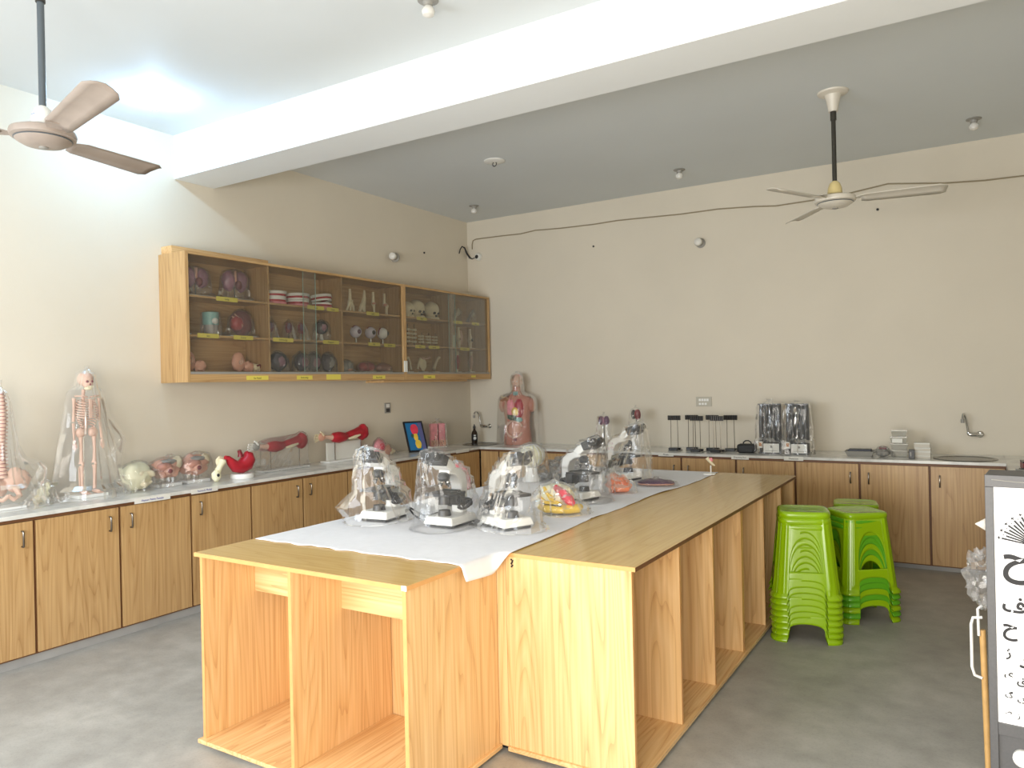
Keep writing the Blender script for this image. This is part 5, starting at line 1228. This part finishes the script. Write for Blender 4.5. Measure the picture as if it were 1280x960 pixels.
# jaws
def jaw(label, y, rz, tilt, seed):
    t = item('jaw_model', label, y, S3, group='jaw models'); t.rotation_euler = (0, 0, PI/2+rz)
    def horseshoe(z0, z1, r0, r1, yo=0.0):
        o = [(r1*math.sin(a), -r1*1.05*math.cos(a)+yo) for a in [-1.9+3.8*k/18 for k in range(19)]] + [(r0*math.sin(a), -r0*1.05*math.cos(a)+yo) for a in [1.9-3.8*k/18 for k in range(19)]]
        n = 19; b = MB(); vs = [(p[0], p[1], z) for z in (z0, z1) for p in o]; m = 38; fs = []
        for k in range(18): fs += [(k, k+1, m-2-k, m-1-k), (m+k, m+m-1-k, m+m-2-k, m+k+1)]
        fs += [(k, (k+1) % m, m+(k+1) % m, m+k) for k in range(m)]
        return b.add(vs, fs)
    R2 = Matrix.Translation((0, 0.06, 0.055)) @ Matrix.Rotation(tilt, 4, 'X') @ Matrix.Translation((0, -0.06, -0.055))
    parts = [(0.0, 0.022, 0.04, 0.105, 'pink', 'lower_jaw', 0), (0.0222, 0.04, 0.075, 0.102, 'red', 'lower_gum', 0), (0.0402, 0.056, 0.082, 0.1, 'white', 'lower_teeth', 0),
             (0.0562, 0.072, 0.082, 0.102, 'white', 'upper_teeth', 1), (0.0722, 0.09, 0.075, 0.104, 'red', 'upper_gum', 1), (0.0902, 0.115, 0.03, 0.108, 'card', 'upper_jaw', 1)]
    for z0, z1, r0, r1, m_, nm, up in parts:
        o = horseshoe(z0, z1, r0, r1).build(nm, M[m_], t, smooth=False, bev=0.002)
        if up: o.matrix_basis = R2
jaw('bagged jaw model with red gums, leftmost of three', 4.44, 0.1, 0.0, 1)
jaw('jaw model with red gums behind the sliding glass edge, middle of three', 4.705, -0.1, -0.02, 2)
jaw('jaw model tilted open, rightmost of three', 4.985, 0.3, -0.16, 3)
# small dark models on rods
def egg_stand(label, y, k, seed):
    t = item('embryo_model', label, y, S2_, group='small dark models on pegs')
    MB().lathe([(0.0, 0), (0.034, 0), (0.03, 0.01), (0, 0.01)], n=20).build('base_plate', M['steel'], t)
    MB().cyl((0, 0, 0.0105), (0, 0, 0.07), 0.004, n=8).build('peg', M['steel'], t)
    MB().ell((0, 0, 0.115), (0.034, 0.03, 0.055), 16, 12, 0.15, 3, seed).build('body', M['dred'], t)
    MB().ell((-0.012, -0.018, 0.12), (0.018, 0.016, 0.034), 12, 8, 0.1, 3, seed+2).build('inner', M['purple'], t)
    bag(t, flare=0.35, margin=0.006, amp=0.008, seed=seed, tuft=0.01, puddle=0.0, m=12, n=36)
egg_stand('small bagged dark red model on a peg, first in the middle shelf row', 4.40, 0, 3)
egg_stand('small bagged dark red model on a peg, second in the middle shelf row', 4.60, 1, 5)
egg_stand('small bagged dark red model on a peg just left of the glass edge', 4.745, 2, 8)
t = item('embryo_model', 'round dark violet globe on a white stand, right end of the second bay', 4.99, S2_)
MB().lathe([(0.0, 0), (0.05, 0), (0.046, 0.012), (0.02, 0.02), (0.012, 0.07), (0, 0.07)], n=24).build('stand', M['card'], t)
MB().ell((0, 0, 0.13), (0.062, 0.06, 0.064), 20, 14, 0.12, 2.5, 4).build('globe', M['navy'], t)
MB().ell((-0.01, -0.045, 0.13), (0.03, 0.02, 0.035), 14, 10, 0.2, 3, 6).build('foetus', M['mauve'], t)
bag(t, flare=0.05, margin=0.01, amp=0.012, seed=161, tuft=0.0, puddle=0.0, m=14, n=40)
DG = ['dark violet globe model at the left of the second bay, bottom shelf', 'dark violet globe model left of the glass edge, bottom shelf', 'dark violet globe model behind the glass overlap, bottom shelf', 'dark violet globe model at the right end of the second bay, bottom shelf']
for k, y in enumerate((4.475, 4.71, 4.885, 5.035)):
    t = item('womb_model', DG[k], y, S1_, group='dark globe models', x=IX+0.03*(k % 2))
    MB().ell((0, 0, 0.09), (0.083 if k in (0,) else 0.07, 0.06, 0.085), 20, 14, 0.18, 2.2, k*3+1).build('shell', M['navy'], t)
    MB().ell((0.0, -0.04, 0.09), (0.04, 0.028, 0.05), 16, 10, 0.25, 3, k*5+2).build('foetus', M['mauve'] if k != 3 else M['greyp'], t)
    bag(t, flare=0.03, margin=0.008, amp=0.014, seed=170+k, tuft=0.0, puddle=0.0, m=12, n=40)
# four joints
JT = [('hip joint bones spreading into three legs, first of the four joints', 0), ('shoulder joint bones in a wide fan, second of the four joints', 1), ('slim knee joint bone on a peg, third of the four joints', 2), ('kinked elbow joint bone, last of the four joints', 3)]
for k, y in enumerate((5.375, 5.55, 5.705, 5.875)):
    t = item('joint_model', JT[k][0], y, S3, group='bone joints on the top shelf')
    base_plate(t, 0.1, 0.07, 0.01, 'card')
    z = 0.0105
    MB().tube([(0, 0, 0.23), (0.002, 0, 0.18), (0.0, 0, 0.13), (0.004, 0, 0.105)] if k != 1 else [(0.03, 0, 0.235), (0.025, 0, 0.16), (0.01, 0, 0.1)], [0.012, 0.014, 0.016, 0.02] if k != 1 else [0.008, 0.018, 0.026], 12).build('upper_bone', M['bone'], t)
    lo = MB()
    if k == 0:
        for dx in (-0.05, 0.0, 0.05): lo.tube([(dx*0.2, 0, 0.11), (dx*0.7, -0.01, 0.06), (dx, 0, z)], [0.017, 0.011, 0.012], 10)
    elif k == 1:
        for dx in (-0.045, 0.02): lo.tube([(0.008, 0, 0.11), (dx*0.6, -0.005, 0.06), (dx, 0, z)], [0.022, 0.02, 0.014], 10)
    elif k == 2: lo.tube([(0, 0, 0.108), (0.01, 0, 0.09), (0.012, 0, 0.05), (0.012, 0, z)], [0.022, 0.016, 0.01, 0.012], 10)
    else: lo.tube([(0.012, 0, 0.12), (0.04, 0, 0.1), (0.028, 0, 0.07), (0.03, 0, z)], [0.018, 0.02, 0.014, 0.014], 10)
    lo.build('lower_bone', M['bone'], t)
    MB().ell((0.004, -0.006, 0.112), (0.024, 0.02, 0.014), 14, 8, 0.2, 3, k).build('cartilage', M['flesh'] if k > 1 else M['bone'], t)
# eyeballs
EY = ['shiny eyeball model on a stand, left of three', 'shiny eyeball model on a stand, middle of three', 'shiny eyeball model on a stand facing sideways, right of three']
for k, y in enumerate((5.445, 5.655, 5.835)):
    t = item('eyeball_model', EY[k], y, S2_, group='eyeball models')
    MB().lathe([(0.0, 0), (0.045, 0), (0.042, 0.008), (0.012, 0.014), (0.009, 0.055), (0, 0.055)], n=20).build('stand', M['chrome'], t)
    MB().ell((0, 0, 0.115), (0.058-0.006*(k == 2), 0.058, 0.06), 20, 14).build('eyeball', M['white'] if k == 2 else mat('glossy_eye_white_%d' % k, (206, 200, 212), 0.12), t)
    d = Vector(((0.5 if k == 2 else -0.1), -1, 0)).normalized()
    MB().ell(Vector((0, 0, 0.115))+d*0.048, (0.024, 0.016, 0.024), 14, 10).build('iris', M['dgrey'] if k else M['purple'], t)
    MB().tube(ring_pts((0, 0, 0.115), 0.06, 0.06, 0.5 if k < 2 else 2.0, 2.4 if k < 2 else 3.4, 10, 'y'), 0.006, 8).build('muscle', M['dred'], t)
# brain loaves
BR = [('small grey-pink loaf-shaped model left on the third bay bottom shelf', 'greyp', 0.07, 5.30), ('red brain-like loaf model in the third bay bottom shelf', 'red', 0.10, 5.585), ('brown-pink flattened model right on the third bay bottom shelf', 'skin', 0.095, 5.835)]
for k, (lb, m_, rx, y) in enumerate(BR):
    t = item('brain_model', lb, y, S1_)
    base_plate(t, rx*1.9, 0.1, 0.008, 'card')
    for s in (-1, 1): MB().ell((s*rx*0.42, 0, 0.06-0.006*k), (rx*0.56, 0.05, 0.05-0.006*k), 20, 12, 0.2, 4, k*4+s).build('lobe', M[m_], t)
    MB().ell((rx*0.5, -0.02, 0.026), (0.03, 0.026, 0.0175), 12, 8).build('stem', M['flesh'], t)
    bag(t, flare=0.05, margin=0.01, amp=0.012, seed=190+k, tuft=0.0, puddle=0.0, m=10, n=36)
# half skulls
SK = ['half skull partly hidden behind the cabinet joint, top shelf', 'white skull cap model, middle of the three on the top shelf', 'white skull cap model with a dark nose opening, right of the three']
for k, y in enumerate((6.235, 6.395, 6.655)):
    t = item('skull_model', SK[k], y, S3, group='half skulls on the top shelf')
    s_ = (0.7, 1, 1)[k]
    MB().ell((0, 0, 0.105*s_+0.012), (0.10*s_, 0.085, 0.09), 24, 14, 0.06, 2, k).build('cranium', M['bone'], t)
    MB().box(-0.085*s_, 0.085*s_, -0.055, 0.055, 0.0, 0.04).build('skull_base', M['bone'], t, bev=0.014)
    h = MB()
    for dx in (-0.03, 0.03): h.ell((dx*s_, -0.068, 0.075), (0.017, 0.02, 0.015), 12, 8)
    h.ell((0.0, -0.07, 0.045), (0.011, 0.015, 0.013), 10, 6); h.build('openings', M['dgrey'], t)
# vertebra stacks
VT = ['tall vertebra stack next to the cabinet joint', 'second tall vertebra stack from the cabinet joint', 'short vertebra stack, first of the three short ones', 'short vertebra stack, middle of the three short ones', 'short vertebra stack, last of the three short ones']
for k, y in enumerate((6.235, 6.345, 6.475, 6.60, 6.72)):
    t = item('vertebra_model', VT[k], y, S2_, group='vertebra stacks')
    MB().lathe([(0.0, 0), (0.036, 0), (0.034, 0.01), (0, 0.01)], n=20).build('base_plate', M['card'], t)
    nv = 4 if k < 2 else 2; z0 = 0.05; st = 0.043
    MB().cyl((0, 0, 0.0105), (0, 0, z0+st*nv+0.02), 0.004, n=8).build('support_rod', M['steel'], t)
    for i in range(nv if k < 2 else 3):
        z = z0+st*i*(1 if k < 2 else 0.75)
        v = MB().lathe([(0.0042, -0.011), (0.026, -0.011), (0.021, 0.0), (0.026, 0.011), (0.0042, 0.011)], c=(0, 0, z), n=14)
        v.tube([(-0.046, 0.006, z), (-0.02, 0.016, z+0.003), (0.02, 0.016, z+0.003), (0.046, 0.006, z)], [0.009, 0.008, 0.008, 0.009], 8)
        v.build('vertebra', M['bone'], t)
# shoulder bones
SH = [('curved shoulder bone next to the cabinet joint, bottom shelf', 0), ('white shoulder blade with a long collar bone, bottom shelf', 1), ('slanting arm bone right of the white shoulder blade', 2)]
for k, y in enumerate((6.235, 6.49, 6.70)):
    t = item('shoulder_model', SH[k][0], y, S1_)
    base_plate(t, 0.09, 0.08, 0.01, 'card')
    MB().cyl((0, 0.01, 0.0105), (0, 0.01, 0.08), 0.005, n=8).build('support_rod', M['steel'], t)
    if k == 0: MB().tube([(-0.04, 0, 0.15), (0.0, 0, 0.16), (0.03, 0, 0.11), (0.045, 0, 0.03)], [0.018, 0.014, 0.011, 0.013], 10).build('arm_bone', M['bone'], t)
    elif k == 1:
        MB().ell((0.0, 0, 0.09), (0.055, 0.014, 0.072), 18, 12, 0.25, 2, 4).build('shoulder_blade', M['bone'], t)
        MB().tube([(-0.11, -0.01, 0.04), (-0.085, -0.012, 0.11), (-0.06, -0.012, 0.155)], [0.014, 0.011, 0.018], 10).build('arm_bone', M['bone'], t)
        MB().tube([(-0.05, -0.02, 0.158), (0.02, -0.022, 0.15), (0.1, -0.02, 0.165)], [0.012, 0.009, 0.011], 10).build('collar_bone', M['pbone'], t)
    else: MB().tube([(-0.02, 0, 0.035), (0.01, 0, 0.09), (0.05, 0, 0.15), (0.085, 0, 0.172)], [0.02, 0.015, 0.012, 0.016], 10).build('arm_bone', M['bone'], t)
# corner bay
for k, (lb, y) in enumerate((('slanting foot bones in a bag on the left of the corner bay top shelf', 7.10), ('curved ankle bones in a bag on the right of the corner bay top shelf', 7.40))):
    t = item('foot_model', lb, y, S3, group='foot bones on the top shelf')
    base_plate(t, 0.14, 0.09, 0.01, 'card')
    f = MB()
    for i in range(4): f.tube([(-0.06+0.012*i, -0.03+0.02*i, 0.02), (-0.01+0.012*i, -0.028+0.018*i, 0.08), (0.035+0.013*i, -0.02+0.014*i, 0.14), (0.06+0.014*i, -0.012+0.01*i, 0.17-0.01*i)], [0.01, 0.012, 0.012, 0.009], 8)
    f.build('foot_bones', M['greyp' if k else 'bone'], t)
    MB().ell((0.06, 0.0, 0.12), (0.03, 0.028, 0.035), 14, 8, 0.3, 3, k).build('heel_bone', M['bone'], t)
    bag(t, flare=0.05, margin=0.008, amp=0.012, seed=200+k, tuft=0.0, puddle=0.0, m=12, n=40)
t = item('paper_sheet', 'small pale green card standing at the left of the corner bay middle shelf', 6.985, S2_, cat='card', x=-5.12)
MB().box(-0.045, 0.045, -0.002, 0.002, 0, 0.15).build('sheet', mat('pale_green_card', (190, 204, 178), 0.7), t, smooth=False)
MB().box(-0.02, 0.02, 0.0022, 0.03, 0, 0.05).build('foot', M['card'], t, smooth=False)
for k, (lb, y, z, hh) in enumerate((('pinkish muscled knee in a bag on the corner bay middle shelf', 7.165, S2_, 0.25), ('white knee joint on a peg, right on the corner bay middle shelf', 7.40, S2_, 0.24))):
    t = item('knee_model', lb, y, z, group='knee joints')
    base_plate(t, 0.11, 0.08, 0.012, 'card')
    MB().tube([(0, 0, hh), (-0.003, 0, hh*0.75), (0.0, 0, hh*0.55), (0.004, -0.005, hh*0.46)], [0.014, 0.018, 0.026, 0.036], 12).build('thigh_bone', M['bone'], t)
    MB().tube([(0.004, 0, hh*0.42), (0.003, 0, hh*0.3), (0, 0, 0.0125)], [0.035, 0.022, 0.018], 12).build('shin_bone', M['bone'], t)
    MB().ell((0.0, -0.035, hh*0.45), (0.017, 0.011, 0.02), 12, 8).build('knee_cap', M['dgrey'] if k else M['pbone'], t)
    if not k: MB().tube([(0.03, -0.01, hh*0.85), (0.04, -0.012, hh*0.55), (0.03, -0.01, hh*0.2)], [0.012, 0.022, 0.014], 10).build('muscle', M['pbone'], t)
for k, (lb, y) in enumerate((('red and white thigh muscle model on the corner bay bottom shelf', 7.115), ('white elbow bones standing on the corner bay bottom shelf', 7.39))):
    t = item('limb_model', lb, y, S1_)
    base_plate(t, 0.1, 0.08, 0.012, 'card')
    MB().tube([(0.02, 0, 0.25), (0.02, 0, 0.18), (0.004, 0, 0.12), (0.0, 0, 0.0125)], [0.02, 0.018, 0.026, 0.016], 12).build('bone', M['bone'], t)
    MB().tube([(-0.0, -0.02, 0.2), (-0.012, -0.025, 0.13), (-0.012, -0.018, 0.04)], [0.012, 0.026, 0.014], 12).build('muscle', M['red'] if k == 0 else M['pbone'], t)

# ================================================================ EYE CHART CABINET
t = thing('eye_chart', 'tall grey metal eye chart cabinet with black letters on white, cut by the right edge', 'chart', (0.02, 2.965, 0), -0.09)
W_, D_ = 0.62, 0.16
MB().box(0, W_, 0.0, D_, 0.04, 1.262).build('case', M['chartg'], t, smooth=False, bev=0.004)
fr = MB().box(0, W_, -0.012, -0.0002, 1.222, 1.262).box(0, 0.024, -0.012, -0.0002, 0.04, 1.2218).box(W_-0.024, W_, -0.012, -0.0002, 0.04, 1.2218).box(0.0242, W_-0.0242, -0.012, -0.0002, 0.40, 0.44)
fr.build('front_frame', M['chartg'], t, smooth=False, bev=0.0015)
pn = MB().box(0.0242, W_-0.0242, -0.006, -0.0003, 0.4402, 1.2218).build('letter_panel', M['chartw'], t, smooth=False)
for x in (0.04, W_-0.04): MB().cyl((x, D_/2, 0), (x, D_/2, 0.0398), 0.022, n=14).build('foot', M['rubber'], t)
MB().lathe([(0.0, 0.0), (0.028, 0.0), (0.028, 0.014), (0.022, 0.02), (0, 0.02)], n=24, c=(0.09, -0.0005, 0.335), M=Matrix.Rotation(PI/2, 3, 'X')).build('white_knob', M['white'], t)
MB().tube([(0.02, -0.0125, 1.247), (0.09, -0.0125, 1.242), (0.2, -0.0125, 1.243)], 0.0015, 6).build('scratched_edge', M['greyp'], t)
fn = MB(); fc = Vector((0.147, 1.035))
for k in range(25):
    a = math.radians(10+k*160/24); d = Vector((-math.cos(a), math.sin(a))); L = 0.104 if k % 2 == 0 else 0.094
    p = Vector((-d.y, d.x)); q = [fc+d*0.02+p*0.0022, fc+d*L+p*0.003, fc+d*L-p*0.003, fc+d*0.02-p*0.0022]
    fn.prism([(v.x, v.y) for v in q], -0.0068, -0.0061, 'y')
    e = fc+d*(L+0.008)
    if k % 2 == 0:
        q = [e+p*0.005+d*0.0018, e-p*0.005+d*0.0018, e-p*0.005-d*0.0018, e+p*0.005-d*0.0018]; fn.prism([(v.x, v.y) for v in q], -0.0068, -0.0061, 'y')
        q = [e+p*0.0015-d*0.005, e+p*0.0015+d*0.004, e-p*0.0015+d*0.004, e-p*0.0015-d*0.005]; fn.prism([(v.x, v.y) for v in q], -0.0069, -0.0062, 'y')
    else: fn.prism([(e.x+0.0022*math.cos(b_), e.y+0.0022*math.sin(b_)) for b_ in [i*PI/4 for i in range(8)]], -0.0068, -0.0061, 'y')
fn.build('line_fan', M['ink'], pn, smooth=False)
for s_, x, z, hh in (('ح', 0.083, 0.953, 0.099), ('ف', 0.074, 0.836, 0.052), ('ح', 0.063, 0.743, 0.056), ('ح', 0.122, 0.716, 0.056), ('ژ', 0.056, 0.671, 0.037), ('د', 0.099, 0.649, 0.033), ('ی', 0.056, 0.60, 0.023), ('ق', 0.091, 0.585, 0.03),
                     ('گ', 0.056, 0.538, 0.023), ('ک', 0.091, 0.527, 0.022), ('ط', 0.053, 0.480, 0.018), ('ز', 0.081, 0.469, 0.018)):
    text(s_, 0.1, M['ink'], pn, (x, -0.0063, z), (PI/2, 0, 0), name='letter', hh=hh, off=0.0028)

# ---- stick, white bracket and bags behind the chart
t = thing('wooden_stick', 'pale wooden stick with a white bent wire handle, upright behind the eye chart', 'stick', (0.005, 3.30, 0), 0.0)
MB().tube([(0.012, 0, 0.0), (0.0, 0, 0.64)], 0.011, 10).build('shaft', M['stick'], t)
MB().tube([(0.0, -0.012, 0.69), (-0.03, -0.012, 0.685), (-0.036, -0.012, 0.66), (-0.036, -0.012, 0.5), (-0.028, -0.012, 0.47), (-0.004, -0.012, 0.462)], 0.0055, 8).build('wire_handle', M['white'], t)
MB().tube([(-0.012, -0.012, 0.62), (-0.014, -0.012, 0.72), (0.0, -0.012, 0.735)], 0.005, 8).build('hook', M['white'], t)
cb = MB()
cb.ell((0.02, 0.0, 0.10), (0.06, 0.04, 0.10), 30, 22, 0.55, 4, 3)
t = cb.build('plastic_bag', M['bagd'], angle=20); t.location = (-0.005, 3.30, 0.74)
tag(t, 'crumpled clear plastic bag hung on top of the wooden stick behind the chart', 'bag')
t = MB().prism([(-0.034, 0.0), (0.01, 0.03), (0.1, 0.04), (0.1, -0.2), (0.012, -0.12), (0.004, -0.025)], 0.0, 0.008, 'y').build('plastic_sheet', M['cleartub'], smooth=False)
t.location = (0.022, 3.127, 1.065)
tag(t, 'corner of pale plastic sheet showing at the left side of the chart', 'sheet')
